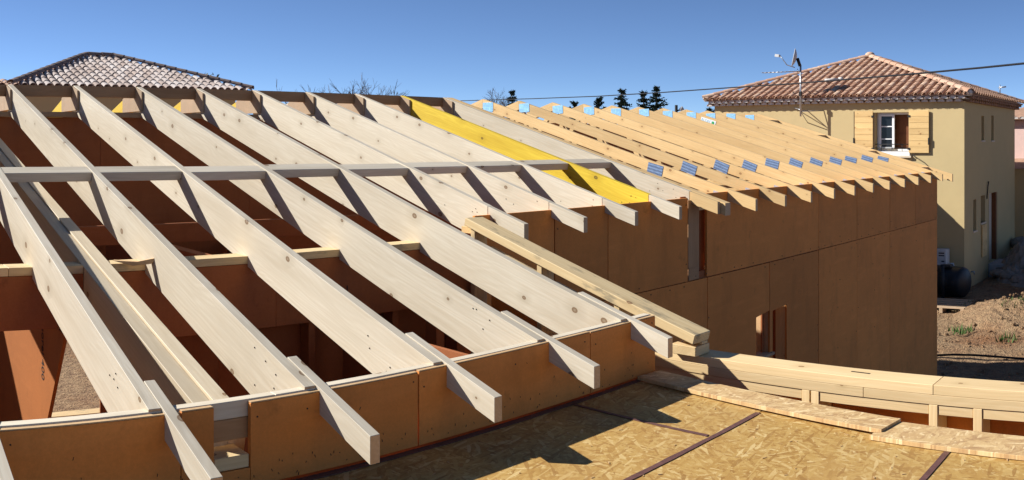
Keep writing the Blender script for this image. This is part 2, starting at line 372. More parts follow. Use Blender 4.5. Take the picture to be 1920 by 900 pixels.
def mound(name, cx, cy, rx, ry, h, mat, label, cat, seed, n=46, rough=0.5):
    bm = bmesh.new(); g = []
    for i in range(n + 1):
        row = []
        for j in range(n + 1):
            u, v = i / n * 2 - 1, j / n * 2 - 1; x, y = cx + u * rx, cy + v * ry
            f = max(0.0, 1 - (u * u + v * v)) ** 0.8
            z = GZ - 0.06 + f * h * (0.75 + rough * noise.noise((x * 0.9, y * 0.9, seed)) + 0.35 * rough * noise.noise((x * 3.1, y * 3.1, seed + 2)) + 0.22 * rough * noise.noise((x * 8.0, y * 8.0, seed + 5)))
            row.append(bm.verts.new((x, y, z)))
        g.append(row)
    for i in range(n):
        for j in range(n): bm.faces.new((g[i][j], g[i + 1][j], g[i + 1][j + 1], g[i][j + 1]))
    return tag(link(name, to_mesh(name, bm, mat, False), None, Matrix.Translation((0, 0, ZC))), label, cat)
mound('dirt_mound', 21.4, 3.9, 2.2, 2.6, 0.62, 'dirt', 'reddish heap of dug earth in front of the ochre house', 'dirt mound', 1.3)
mound('dirt_mound', 25.6, 2.2, 2.6, 3.2, 1.15, 'dirt', 'earth bank at the right edge beside the ochre house side wall', 'dirt mound', 4.1)
for i in range(26):
    x = random.uniform(26.0, 30.5); y = 6.75 - random.random() ** 1.4 * 1.7; s = random.uniform(0.12, 0.42)
    bm = bmesh.new(); bmesh.ops.create_icosphere(bm, subdivisions=2, radius=s)
    for v in bm.verts: v.co *= 1 + 0.35 * noise.noise(v.co * 3 / s * 0.4 + Vector((i, 0, 0))); v.co.z *= 0.6
    zz = GZ + (0.10 + 0.16 * (x - 26)) + random.uniform(-0.1, 0.05)
    tag(link('rubble_stone', to_mesh('rubble_stone', bm, 'rock'), None, T(x, y, zz)), 'pale stone in the rubble heaped against the shaded ochre side wall', 'stone', 'rubble along the ochre house')
mound('rubble_heap', 28.4, 5.7, 2.9, 1.35, 1.0, 'rock', 'grey rubble heap along the foot of the shaded ochre wall', 'rubble heap', 8.2, rough=0.9)
# clods and pebbles
bm = bmesh.new()
for i in range(1500):
    x, y = random.uniform(15.5, 26), random.uniform(1.0, 7.0); r = 0.012 + 0.06 * random.random() ** 3
    z = GZ + hills(x, y) + 0.62 * 0.75 * max(0, 1 - ((x - 21.4) / 2.2) ** 2 - ((y - 3.9) / 2.6) ** 2) ** 0.8
    bmesh.ops.create_icosphere(bm, subdivisions=1, radius=r, matrix=Matrix.Translation((x, y, z)) @ Matrix.Rotation(random.uniform(0, 6), 4, 'Z') @ Matrix.Diagonal((1, random.uniform(.6, 1), random.uniform(.5, .9), 1)))
tag(link('clods', to_mesh('clods', bm, 'dirt'), None, Matrix.Translation((0, 0, ZC))), 'clods and pebbles strewn over the bare earth', 'clods', kind='stuff')
# grass tufts
bm = bmesh.new()
for cx, cy, r, n in ((20.7, 4.75, 0.35, 90), (20.9, 3.9, 0.3, 70), (22.3, 3.7, 0.7, 200), (21.5, 3.3, 0.5, 120), (19.2, 5.6, 0.3, 60), (21.6, 6.4, 0.4, 90), (18.6, 4.4, 0.25, 40), (24.0, 3.4, 0.6, 160)):
    for k in range(n):
        a = random.uniform(0, 6.28); q = r * math.sqrt(random.random()); x, y = cx + q * math.cos(a), cy + q * math.sin(a)
        z = GZ + 0.30 * max(0, 1 - ((x - 21.4) / 2.2) ** 2 - ((y - 3.9) / 2.6) ** 2) * 1.6
        h = random.uniform(0.06, 0.2); b_ = random.uniform(0, 6.28); w = 0.018
        dx, dy = w * math.cos(b_), w * math.sin(b_); lx, ly = random.uniform(-.08, .08), random.uniform(-.08, .08)
        bm.faces.new([bm.verts.new(p) for p in ((x - dx, y - dy, z), (x + dx, y + dy, z), (x + lx, y + ly, z + h))])
tag(link('grass', to_mesh('grass', bm, 'grassmat'), None, Matrix.Translation((0, 0, ZC))), 'scattered green grass tufts on the dug earth', 'grass', kind='stuff')

# ------------------------------------------------------------------ roof geometry shared by the timber building
YR, ZR, SL = 7.602, 0.512, 0.285           # ridge line and pitch (rise per metre)
AL = math.atan(SL); CA, SA = math.cos(AL), math.sin(AL); TA = math.tan(AL)
XK = lambda k: 1.095 + 0.6 * k
plane = lambda y: ZR - SL * (YR - y)
def near_frame(x, y=YR):                       # origin on the roof plane, local x down the slope towards the viewer, y = +X, z = out of the roof
    m4 = Matrix(((0, 1, 0), (-CA, 0, -SA), (-SA, 0, CA))).to_4x4(); m4.translation = Vector((x, y, plane(y) + ZC)); return m4
def far_frame(x):
    m4 = Matrix(((0, -1, 0), (CA, 0, SA), (-SA, 0, CA))).to_4x4(); m4.translation = Vector((x, YR, ZR + ZC)); return m4
YN, YW, YF = 2.70, 4.30, 10.90               # near wall, set-back wall, far wall (outer faces)

def slope_board(name, x, y0, y1, w, d, mat, parent, plumb0=True, plumb1=True, seat=None, lift=0.0, wob=0.0):
    """board lying in the roof slope from y0 down to y1 with plumb-cut ends"""
    L0, L1 = (YR - y0) / CA, (YR - y1) / CA
    pts = [(L0, lift), (L1, lift + wob), (L1 + (d * TA if plumb1 else 0), -d + lift + wob), (L0 + (d * TA if plumb0 else 0), -d + lift)]
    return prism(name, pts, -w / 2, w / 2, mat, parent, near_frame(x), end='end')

# ------------------------------------------------------------------ rafters of the near section
RW, RD = 0.045, 0.238
labels = {-1: 'pale rafter whose tail juts out at the bottom left corner', 0: 'leftmost long pale rafter, its tail ending low near the left corner',
          1: 'second long pale rafter from the left, tail right of the notch in the near wall', 2: 'third long pale rafter from the left reaching the near wall',
          3: 'fourth long pale rafter from the left reaching the near wall', 4: 'last long pale rafter, beside the sloping stained wall plate',
          5: 'first short pale rafter ending at the set-back wall, crossing the stained wall plate', 6: 'second short pale rafter, tail over the set-back brown wall',
          7: 'third short pale rafter, just left of the yellow one', 8: 'bright yellow painted rafter', 9: 'short pale rafter just right of the yellow rafter'}
for k in range(-1, 10):
    x = XK(k); long_ = k < 5; ye = 2.727 if long_ else 4.325
    r = thing('rafter', (x, ye, plane(ye) - RD), labels[k], 'rafter', 'rafters of the near roof section')
    mat = 'yellow' if k == 8 else 'pale'
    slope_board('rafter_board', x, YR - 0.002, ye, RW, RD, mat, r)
    # board of the opposite slope, seen below the ridge blocks
    L = (YF - YR) / CA
    prism('opposite_board', [(0.002, 0), (L, 0), (L + 0.16 * TA, -0.16), (0.16 * TA, -0.16)], -RW / 2, RW / 2, 'yellow' if 0 < k < 6 else 'pale', r, far_frame(x))
    # ridge gusset on the sunny face
    gx = x - RW / 2 - 0.010
    gp = [(YR, ZR - 0.006), (7.425, plane(7.425) - 0.006), (7.425, 0.285), (7.93, 0.285), (7.93, ZR - SL * (7.93 - YR) - 0.006)]
    g4 = Matrix(((0, -1, 0, gx), (1, 0, 0, 0), (0, 0, 1, ZC), (0, 0, 0, 1)))
    prism('gusset', gp, -0.009, 0.009, 'gusset', r, g4, 0.0015)
    # eave tail fixed to the far side
    ty0 = (2.89 + 0.04 * k if k >= 0 else 2.88) if long_ else 4.55
    tyt = {-1: 2.31, 0: 2.35, 1: 2.39, 2: 2.425, 3: 2.438, 4: 2.475}.get(k, 3.985 + 0.012 * (k - 5))
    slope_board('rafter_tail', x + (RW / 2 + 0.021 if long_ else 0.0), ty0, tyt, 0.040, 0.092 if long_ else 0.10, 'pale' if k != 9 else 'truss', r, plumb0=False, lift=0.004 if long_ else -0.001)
    # screw and nail heads at the foot
    bm = bmesh.new()
    for q in range(5):
        yy = ye + random.uniform(0.06, 0.45); zz = plane(yy) - random.uniform(0.03, 0.2)
        bmesh.ops.create_cone(bm, cap_ends=True, segments=6, radius1=0.0032, radius2=0.003, depth=0.003, matrix=Matrix.Translation((x - RW / 2 - 0.001, yy, zz + ZC)) @ Matrix.Rotation(math.pi / 2, 4, 'Y'))
    tag(link('nail_heads', to_mesh('nail_heads', bm, 'nail'), r), kind='stuff')

# ridge blocks and mid-span blocks
rb = thing('ridge_blocking', (XK(-1), YR, ZR - 0.1), 'row of brown ridge blocks between the tops of the rafters', 'blocking')
for k in range(-2, 9):
    x0, x1 = XK(k) + RW / 2 + 0.001, XK(k + 1) - RW / 2 - 0.02
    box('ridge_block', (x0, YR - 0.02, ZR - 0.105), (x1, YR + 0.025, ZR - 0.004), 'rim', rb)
mb = thing('mid_blocking', (XK(-1), 5.25, plane(5.25)), 'row of flat spruce blocks between the rafters at mid slope', 'blocking')
for k in range(-2, 9):
    x0, x1 = XK(k) + RW / 2 + 0.001, XK(k + 1) - RW / 2 - 0.001
    yo = 5.25 + random.uniform(-0.012, 0.012)
    m4 = Matrix(((1, 0, 0), (0, CA, -SA), (0, SA, CA))).to_4x4(); m4.translation = Vector(((x0 + x1) / 2, yo, plane(yo) - 0.036 + ZC))
    link('spacer_block', box_mesh('spacer_block', x1 - x0, 0.125, 0.058, 'pale', 0.003), mb, m4)

# ------------------------------------------------------------------ roof trusses of the second section
def truss(k, x, w, label):
    tr = thing('roof_truss', (x, YW, plane(YW)), label, 'roof truss', 'roof trusses with nail plates')
    d = 0.104; ytip = 4.0 + 0.0115 * (k - 10)
    Ln, Lf = (YR - ytip) / CA, (YF + 0.3 - YR) / CA
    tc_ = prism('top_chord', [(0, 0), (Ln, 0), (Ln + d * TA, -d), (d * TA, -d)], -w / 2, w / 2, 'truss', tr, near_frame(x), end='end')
    prism('opposite_chord', [(0, 0), (Lf, 0), (Lf + d * TA, -d), (d * TA, -d)], -w / 2, w / 2, 'truss', tr, far_frame(x))
    zb = plane(YW) - 0.20
    beam('bottom_chord', (x, YW + 0.08, zb + 0.1), (x, YF - 0.08, zb + 0.1), w, 0.1, 'truss', tr)
    for ya, yb in ((5.5, 6.45), (6.45, 6.75), (7.55, 6.75), (7.65, 8.45), (8.75, 8.45), (8.75, 9.7)):
        pa = (x, ya, (plane(ya) if ya < YR else 2 * ZR - ZR - SL * (ya - YR)) - 0.09); pb = (x, yb, zb + 0.08)
        if ya in (6.45,): pa = (x, 6.45, zb + 0.08); pb = (x, 6.9, plane(6.9) - 0.09)
        beam('web', pa, pb, w * 0.9, 0.06, 'truss', tr, up=(1, 0, 0) if False else (0, 0.001, 1))
    xl = x - w / 2 - 0.0015
    g4 = Matrix(((0, 1, 0, xl), (-CA, 0, -SA, 5.115), (-SA, 0, CA, plane(5.115) - 0.066 + ZC), (0, 0, 0, 1)))
    jit = lambda: Matrix.Translation((random.uniform(-.02, .02), 0, random.uniform(-.008, .008))) @ Matrix.Rotation(random.uniform(-.07, .07), 4, 'Y')
    g4 = g4 @ jit()
    if k >= 10:
        link('nail_plate', box_mesh('nail_plate', 0.185, 0.003, 0.105, 'plate_dark', 0.0), tc_, g4)
        link('ridge_plate', box_mesh('ridge_plate', 0.17, 0.003, 0.105, 'plate_sky', 0.0), tc_, Matrix(((0, 1, 0, xl), (1, 0, 0, 7.515), (0, 0, 1, 0.422 + ZC), (0, 0, 0, 1))) @ jit())
        link('heel_plate', box_mesh('heel_plate', 0.075, 0.003, 0.035, 'plate_grey', 0.0), tc_, Matrix(((0, 1, 0, xl), (-CA, 0, -SA, 4.42), (-SA, 0, CA, plane(4.42) - 0.075 + ZC), (0, 0, 0, 1))))
    return tr
t9 = truss(9, XK(9) + 0.075, 0.085, 'double spruce truss with a broad top edge beside the short pale rafter')
for k in range(10, 21):
    truss(k, XK(k), 0.038, ('spruce roof truss with blue nail plates, %s counted from the yellow rafter' % ORD[k - 9]) if k < 20 else 'last spruce roof truss over the far end wall, nearest the ochre house')
vg = thing('verge_rafter', (XK(20) + 0.55, YW, plane(YW)), 'verge rafter standing off the far end wall, dark square end', 'rafter')
slope_board('verge_board', XK(20) + 0.42, YR, 4.08, 0.04, 0.118, 'truss', vg)
L = (YF - YR) / CA
prism('opposite_board', [(0, 0), (L, 0), (L + 0.118 * TA, -0.118), (0.118 * TA, -0.118)], -0.02, 0.02, 'truss', vg, far_frame(XK(20) + 0.42))
for yy in (4.5, 5.4, 6.3, 7.2):
    beam('lookout', (XK(20) + 0.02, yy, plane(yy) - 0.01), (XK(20) + 0.4, yy, plane(yy) - 0.01), 0.04, 0.08, 'truss', vg)
# printed sticker on the eighth truss
sx = XK(17) - 0.0225; sy, sz = 7.19, plane(7.19) - 0.072
st = tag(link('maker_sticker', box_mesh('maker_sticker', 0.27, 0.002, 0.075, 'sticker', 0.0), None, Matrix(((0, 1, 0, sx), (-CA, 0, -SA, sy), (-SA, 0, CA, sz + ZC), (0, 0, 0, 1)))), 'small white printed sticker with a green mark on a truss', 'sticker')
down = Vector((0, -CA, -SA)); out_up = Vector((0, -SA, CA))
P0 = Vector((sx - 0.0016, sy, sz))
text('print', 'ALDEC', 0.062, 'blue_ink', basis(P0 - down * 0.035, down, out_up), st)
bm = bmesh.new(); bmesh.ops.create_circle(bm, cap_ends=True, segments=16, radius=0.024)
link('green_mark', to_mesh('green_mark', bm, 'green_ink'), st, basis(P0 + down * 0.088 + Vector((-0.001, 0, 0)), down, out_up))

# ------------------------------------------------------------------ near wall (low parapet the long rafters land on)
ZD = -1.19
nw = thing('near_wall', (2.0, YN, ZD), 'low brown panel wall with pale top plate that carries the long rafters', 'wall')
for x0, x1 in ((-2.6, 1.55), (1.552, 3.72)):
    box('top_plate', (x0, 2.7255, -0.945), (x1, 2.77, -0.886), 'pale', nw)
    box('rim_board', (x0, 2.727, -1.02), (x1, 2.768, -0.947), 'rim', nw)
edges = [(-2.4, 0.565), (0.568, 1.176), (1.179, 1.298), (1.438, 2.171), (2.177, 3.204), (3.208, 3.724)]
for i, (x0, x1) in enumerate(edges):
    top = -0.8925 - (0.003 if i % 2 else 0.0)
    box('wall_panel', (x0, YN, ZD + 0.012), (x1, YN + 0.022, top), 'panel', nw, 0.001)
    box('edge_strip', (x0 + 0.002, YN + 0.001, top + 0.0005), (x1 - 0.002, YN + 0.021, top + 0.005), 'lath', nw, 0.001)
box('wall_panel', (1.30, YN, ZD + 0.012), (1.436, YN + 0.022, -1.115), 'panel', nw, 0.001)
box('packing_block', (1.302, 2.705, -1.113), (1.434, 2.86, -1.068), 'beam', nw)
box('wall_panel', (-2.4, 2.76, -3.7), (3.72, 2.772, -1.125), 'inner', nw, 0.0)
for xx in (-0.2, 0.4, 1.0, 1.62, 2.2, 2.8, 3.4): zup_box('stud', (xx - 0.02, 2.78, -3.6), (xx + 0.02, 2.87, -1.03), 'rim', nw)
bm = bmesh.new()
for i in range(95):
    x = random.uniform(0.6, 3.7); z = ZD + 0.02 + abs(random.gauss(0.035, 0.03)) if random.random() < .8 else random.uniform(ZD + .02, -0.95)
    if 1.28 < x < 1.46 and z > -1.13: continue
    a = random.uniform(-0.7, 0.7); L = random.uniform(0.004, 0.011)
    m4 = Matrix.Translation((x, YN - 0.0008, z + ZC)) @ Matrix.Rotation(a, 4, 'Y') @ Matrix.Diagonal((0.0016, 0.002, L, 1))
    bmesh.ops.create_cube(bm, size=1.0, matrix=m4)
for x0 in (0.60, 1.14, 1.47, 2.14, 2.21, 3.17, 3.24, 3.69, 1.66, 2.7):
    for z in (-0.94,):
        bmesh.ops.create_cone(bm, cap_ends=True, segments=6, radius1=0.0035, radius2=0.003, depth=0.003, matrix=Matrix.Translation((x0 + random.uniform(-.01, .01), YN - 0.0008, z + random.uniform(-.02, .02) + ZC)) @ Matrix.Rotation(math.pi / 2, 4, 'X'))
tag(link('nail_heads', to_mesh('nail_heads', bm, 'nail'), nw), kind='stuff')

# ------------------------------------------------------------------ set-back long wall
lw = thing('long_wall', (8.0, YW, GZ), 'long brown fibreboard wall under the trusses with two floors of panels', 'wall')
WT = 0.022; ZT = -0.452
def wp(x0, x1, z0, z1): return box('wall_panel', (x0 + 0.004, YW + random.uniform(-0.0015, 0.0015), z0), (x1 - 0.004, YW + WT, z1), 'panel', lw, 0.001)
JU = [3.93, 4.708, 5.315, 6.416]
for a, b_ in zip(JU, JU[1:]): wp(a, b_, -1.2, -0.478)
JV = [6.717, 9.046, 10.154, 11.30, 12.35, 13.40]
for a, b_ in zip(JV, JV[1:]): wp(a, b_, -1.197, ZT)
JL = [3.93, 5.5, 6.73, 7.894]
for a, b_ in zip(JL, JL[1:3]): wp(a, b_, GZ, -1.207)
prism('wall_panel', [(6.734, -1.207), (7.890, -1.207), (7.890, -1.69), (7.62, -1.715), (7.62, -2.14), (7.890, -2.14), (7.890, GZ), (6.734, GZ)], YW, YW + WT, 'panel', lw, None, 0.001)
prism('wall_panel', [(7.898, -1.207), (9.042, -1.207), (9.042, GZ), (8.27, GZ), (8.27, -1.69), (7.96, -1.705), (7.96, GZ), (7.898, GZ)], YW, YW + WT, 'panel', lw, None, 0.001)
for a, b_ in zip([9.046, 10.154, 11.3, 13.40], [10.154, 11.3, 13.40]): wp(a, b_, GZ, -1.204)
box('window_sill', (7.60, YW - 0.03, -2.14), (7.95, YW + 0.12, -2.115), 'gusset', lw)
box('jamb_panel', (7.900, YW + 0.024, -2.6), (7.925, YW + 1.1, -1.3), 'lath', lw, 0.001)
zup_box('stud', (6.43, YW + 0.005, -1.2), (6.60, YW + 0.06, -0.50), 'rim', lw)
box('backing_panel', (6.40, YW + 0.065, -1.2), (6.72, YW + 0.075, -0.47), 'inner', lw, 0.0)
box('packing_block', (6.425, YW - 0.003, -1.197), (6.58, YW + 0.003, -1.09), 'rim', lw)
box('top_plate', (3.95, YW + WT + 0.002, -0.60), (13.38, YW + 0.15, -0.555), 'truss', lw)
for xx in [4.1 + 0.6 * i for i in range(16)]:
    if 7.5 < xx < 8.3: continue
    zup_box('stud', (xx - 0.02, YW + WT + 0.002, GZ + 0.4), (xx + 0.02, YW + 0.14, -0.61), 'truss', lw)
box('joint_rail', (3.95, YW + WT + 0.001, -1.26), (13.37, YW + WT + 0.04, -1.14), 'inner', lw)
for a in JV[1:-1] + JU[1:-1] + JL[1:]: zup_box('joint_rail', (a - 0.04, YW + WT + 0.0412, GZ), (a + 0.04 if a != 7.894 else a, YW + WT + 0.06, -0.6 if a != 7.894 else -1.3), 'inner', lw)
bm = bmesh.new()
for a in JV + JU + [9.6, 10.7]:
    for i in range(5):
        bmesh.ops.create_cone(bm, cap_ends=True, segments=6, radius1=0.006, radius2=0.005, depth=0.003, matrix=Matrix.Translation((a + random.choice((-.03, .03)), YW - 0.003, -0.6 - 0.45 * i + random.uniform(-.12, .12) + ZC)) @ Matrix.Rotation(math.pi / 2, 4, 'X'))
for i in range(45):
    bmesh.ops.create_cone(bm, cap_ends=True, segments=6, radius1=0.006, radius2=0.005, depth=0.003, matrix=Matrix.Translation((4 + i * 0.21 + random.uniform(-.05, .05), YW - 0.003, random.choice((-1.17, -1.24)) + ZC)) @ Matrix.Rotation(math.pi / 2, 4, 'X'))
tag(link('nail_heads', to_mesh('nail_heads', bm, 'nail'), lw), kind='stuff')

# end wall, far wall, ridge wall and interior walls
ew = thing('end_wall', (13.38, 7.6, GZ), 'brown gable end wall facing the ochre house', 'wall')
for a, b_ in ((4.325, 6.5), (6.502, 8.7), (8.702, 10.9)):
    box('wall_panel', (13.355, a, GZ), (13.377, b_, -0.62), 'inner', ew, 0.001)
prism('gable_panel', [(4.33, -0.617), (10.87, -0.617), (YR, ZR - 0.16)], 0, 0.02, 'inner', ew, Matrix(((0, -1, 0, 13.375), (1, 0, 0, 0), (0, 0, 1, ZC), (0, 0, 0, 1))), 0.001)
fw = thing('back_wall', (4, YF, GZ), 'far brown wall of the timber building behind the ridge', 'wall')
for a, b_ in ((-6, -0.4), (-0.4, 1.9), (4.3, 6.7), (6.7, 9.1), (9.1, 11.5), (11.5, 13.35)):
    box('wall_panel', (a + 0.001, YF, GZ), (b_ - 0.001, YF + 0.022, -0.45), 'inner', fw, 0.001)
box('lintel_panel', (1.9, YF, -1.7), (4.3, YF + 0.022, -0.45), 'inner', fw, 0.001)
rw = thing('ridge_wall', (4, 7.55, GZ), 'dark brown interior wall standing below the ridge', 'wall')
for a, b_ in ((-6, -1.4), (-1.4, 1.0), (2.5, 4.0), (4.0, 6.4)):
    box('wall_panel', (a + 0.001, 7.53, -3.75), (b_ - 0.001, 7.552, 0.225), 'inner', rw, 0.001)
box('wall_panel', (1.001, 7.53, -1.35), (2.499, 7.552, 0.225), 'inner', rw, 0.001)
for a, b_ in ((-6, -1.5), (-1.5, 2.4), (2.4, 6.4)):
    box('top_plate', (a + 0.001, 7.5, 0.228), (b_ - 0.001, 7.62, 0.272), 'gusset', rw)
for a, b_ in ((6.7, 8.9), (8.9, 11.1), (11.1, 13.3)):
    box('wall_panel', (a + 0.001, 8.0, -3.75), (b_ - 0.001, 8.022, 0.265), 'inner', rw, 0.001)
iw = thing('interior_wall', (2.0, YW, GZ), 'dark brown interior header wall with pale top plate under the long rafters', 'wall')
for a, b_ in ((-4, -0.9), (-0.9, 1.338), (1.482, 2.45), (2.45, 3.9)):
    box('wall_panel', (a + 0.001, YW, -0.93 if a < 1.4 else -1.02), (b_ - 0.001, YW + 0.022, -0.662), 'inner', iw, 0.001)
for a, b_ in ((-4, 0.95), (0.95, 1.338), (1.482, 2.5), (2.5, 3.9)):
    box('top_plate', (a + 0.001, YW - 0.002, -0.66), (b_ - 0.001, YW + 0.14, -0.618), 'beam', iw)
for a, b_ in ((1.482, 2.3), (2.302, 3.1), (3.102, 3.9)):
    box('wall_panel', (a, YW + 0.12, -3.7), (b_, YW + 0.142, -0.665), 'inner', iw, 0.001)
for xx in (1.56, 2.7, 3.3, 3.8): zup_box('stud', (xx - 0.022, YW + 0.024, -3.7), (xx + 0.022, YW + 0.118, -0.662), 'inner', iw)
text('stamp', 'SIS', 0.085, 'stamp', basis((1.22, YW - 0.002, -0.80), (1, 0, 0), (0, 0, 1)), iw)
text('stamp', 'isorel', 0.075, 'stamp', basis((2.85, YW - 0.002, -0.86), (1, 0, 0), (0, 0, 1)), iw)
# partition running back from the header, its end cut on the slant
pw = thing('partition', (1.22, 5, GZ), 'orange brown partition board with a slanted end, striped by sunlight, far left', 'partition')
pp = [(4.08, -0.98), (4.16, -0.70), (6.6, -0.70), (6.6, -3.6), (5.0, -3.6), (4.62, -1.62), (4.42, -1.40)]
pp = [(4.20, -0.94), (6.8, -0.94), (6.8, -3.6), (4.9, -3.6), (4.62, -1.6)]
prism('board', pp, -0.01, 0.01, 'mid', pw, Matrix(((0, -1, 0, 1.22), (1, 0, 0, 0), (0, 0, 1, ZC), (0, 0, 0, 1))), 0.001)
text('stamp', 'isorel 400', 0.075, 'stamp', basis((1.2085, 4.62, -1.12), (0, 0, -1), (0, -1, 0)), pw)
for i, (x, y0, y1, z1) in enumerate(((2.55, 4.46, 7.5, -0.80), (3.75, 4.46, 7.5, -0.95), (-1.4, 4.4, 7.5, -0.7))):
    q = thing('partition', (x, y0, GZ), ['interior partition behind the header, in the middle bay between rafters', 'interior partition behind the header, below the stained wall plate', 'interior partition behind the header, off to the left'][i], 'partition')
    box('board', (x - 0.011, y0, -3.7), (x + 0.011, y1, z1), 'inner', q, 0.001)
    box('top_plate', (x - 0.045, y0, z1 + 0.001), (x + 0.045, y1, z1 + 0.045), 'inner', q)
for i, (x, y, z) in enumerate(((2.0, 5.6, -0.86), (2.0, 6.3, -0.62))):
    tag(box('joist', (1.5, y - 0.05, z - 0.14), (5.6, y + 0.05, z), 'inner'), ['brown cross joist behind the header, catching sun stripes', 'brown cross joist closer to the ridge wall'][i], 'joist')
# near-section side partition seen in the near room
q = thing('partition', (2.9, 3.5, GZ), 'partition in the near room below the third and fourth rafters', 'partition')
box('board', (2.889, 2.9, -3.7), (2.911, 4.29, -1.03), 'inner', q, 0.001)
q = thing('partition', (1.9, 3.5, GZ), 'partition in the near room below the second rafter', 'partition')
box('board', (2.089, 2.9, -3.7), (2.111, 4.29, -1.05), 'inner', q, 0.001)
for x in (3.30, 3.46):
    tag(zup_box('stud', (x - 0.03, 3.9, -3.7), (x + 0.03, 4.0, -0.86), 'inner'), 'brown stud in the near room below the fourth rafter, %s' % ('left one' if x < 3.4 else 'right one'), 'stud')
slab = box('floor_slab', (-6, 2.78, -3.95), (13.35, 11.6, -3.7), 'concrete', None, 0.01); tag(slab, kind='structure')
tag(box('threshold_board', (1.9, 11.35, -3.695), (5.2, 11.55, -3.62), 'beam'), 'long threshold timber on the slab in the far doorway', 'timber')
tag(tube('ground_cable', [(2.2 + i * 0.35, 13.0 - 0.12 * i + 0.2 * math.sin(i * 1.3), GZ + 0.04) for i in range(12)], 0.025, 'redhose'), 'rust red cable lying on the earth beyond the far doorway', 'cable')

# low doubled beam in the slope between the first two rafters
lb = thing('double_beam', (1.41, 4.4, -0.85), 'double timber beam lying lower than the rafters between the first two', 'beam')
beam('beam_half', (1.374, 7.45, 0.14), (1.374, 2.80, -0.99), 0.069, 0.225, 'double', lb)
beam('beam_half', (1.446, 7.45, 0.148), (1.446, 2.80, -0.978), 0.069, 0.225, 'double', lb)
# splintered off-cut on the header plate
tag(prism('wood_splinter', [(0, 0), (0.13, 0.012), (0.24, 0.05), (0.20, 0.01), (0.11, -0.012)], -0.018, 0.018, 'lath', None, basis((1.50, 4.31, -0.60), (0.75, -0.55, -0.1), (0.5, 0.8, 0)), 0.0008), 'torn splinter of wood sticking up beside the double beam', 'splinter')

# ------------------------------------------------------------------ sloping wall plate at the step between the two walls
sp = thing('sloping_plate_wall', (3.92, 3.4, -1.1), 'low stud wall with stained sloping top timber joining the two walls', 'wall')
beam('sloping_plate', (3.925, 4.30, -0.484), (3.925, 2.535, -0.998), 0.15, 0.052, 'beam', sp, 0.004)
for yy in (4.25, 3.66, 3.07):
    zt = -0.484 - (4.30 - yy) * 0.2912 - 0.056
    zup_box('stud', (3.87, yy - 0.02, -3.7), (3.98, yy + 0.02, zt), 'beam', sp)
for y0, y1 in ((3.69, 4.2), (3.1, 3.63)):
    z0, z1 = -0.484 - (4.30 - y0) * 0.2912 - 0.16, -0.484 - (4.30 - y1) * 0.2912 - 0.16
    box('infill_panel', (3.985, y0 + 0.003, -3.7), (4.0, y1 - 0.003, min(z0, z1)), 'panel', sp, 0.001)
    prism('rail', [(y0, z0), (y1, z1), (y1, z1 - 0.075), (y0, z0 - 0.075)], -0.012, 0.012, 'beam', sp, Matrix(((0, -1, 0, 3.99), (1, 0, 0, 0), (0, 0, 1, ZC), (0, 0, 0, 1))), 0.002)
box('end_block', (3.865, 2.54, -1.112), (3.995, 2.70, -1.062), 'stack', sp)
box('wedge', (3.93, 2.545, -1.061), (3.985, 2.66, -1.045), 'beam', sp)

# ------------------------------------------------------------------ stud wall with stacked plates along the deck edge
sw = thing('stud_wall', (3.98, 0.6, GZ), 'stud wall with three stacked pale plates along the right side of the deck', 'wall')
for z1, cuts in ((-1.115, (3.1, 1.272, -1.6)), (-1.161, (3.1, 1.62, -1.6))):
    for a, b_ in zip(cuts, cuts[1:]):
        beam('plate', (3.98 + random.uniform(-.002, .002), a - 0.001, z1), (3.98, b_ + 0.001, z1), 0.158, 0.045, 'stack', sw)
studs = [2.9, 1.925, 1.875, 1.272, 1.06, 0.62, 0.1, -0.5, -1.1]
for yy in studs: zup_box('stud', (3.902, yy - 0.021, -3.9), (4.05, yy + 0.021, -1.207), 'stack', sw)
for a, b_ in zip(studs, studs[1:]):
    if a - b_ > 0.1: beam('plate', (3.982, a - 0.023, -1.208), (3.982, b_ + 0.023, -1.208), 0.150, 0.045, 'stack', sw)
box('backing_panel', (4.062, -1.6, GZ), (4.084, 3.1, -1.215), 'panel', sw, 0.001)
beam('shim', (3.99, 1.72, -1.1135), (3.985, 1.62, -1.1135), 0.012, 0.001, 'nail', sw, 0)

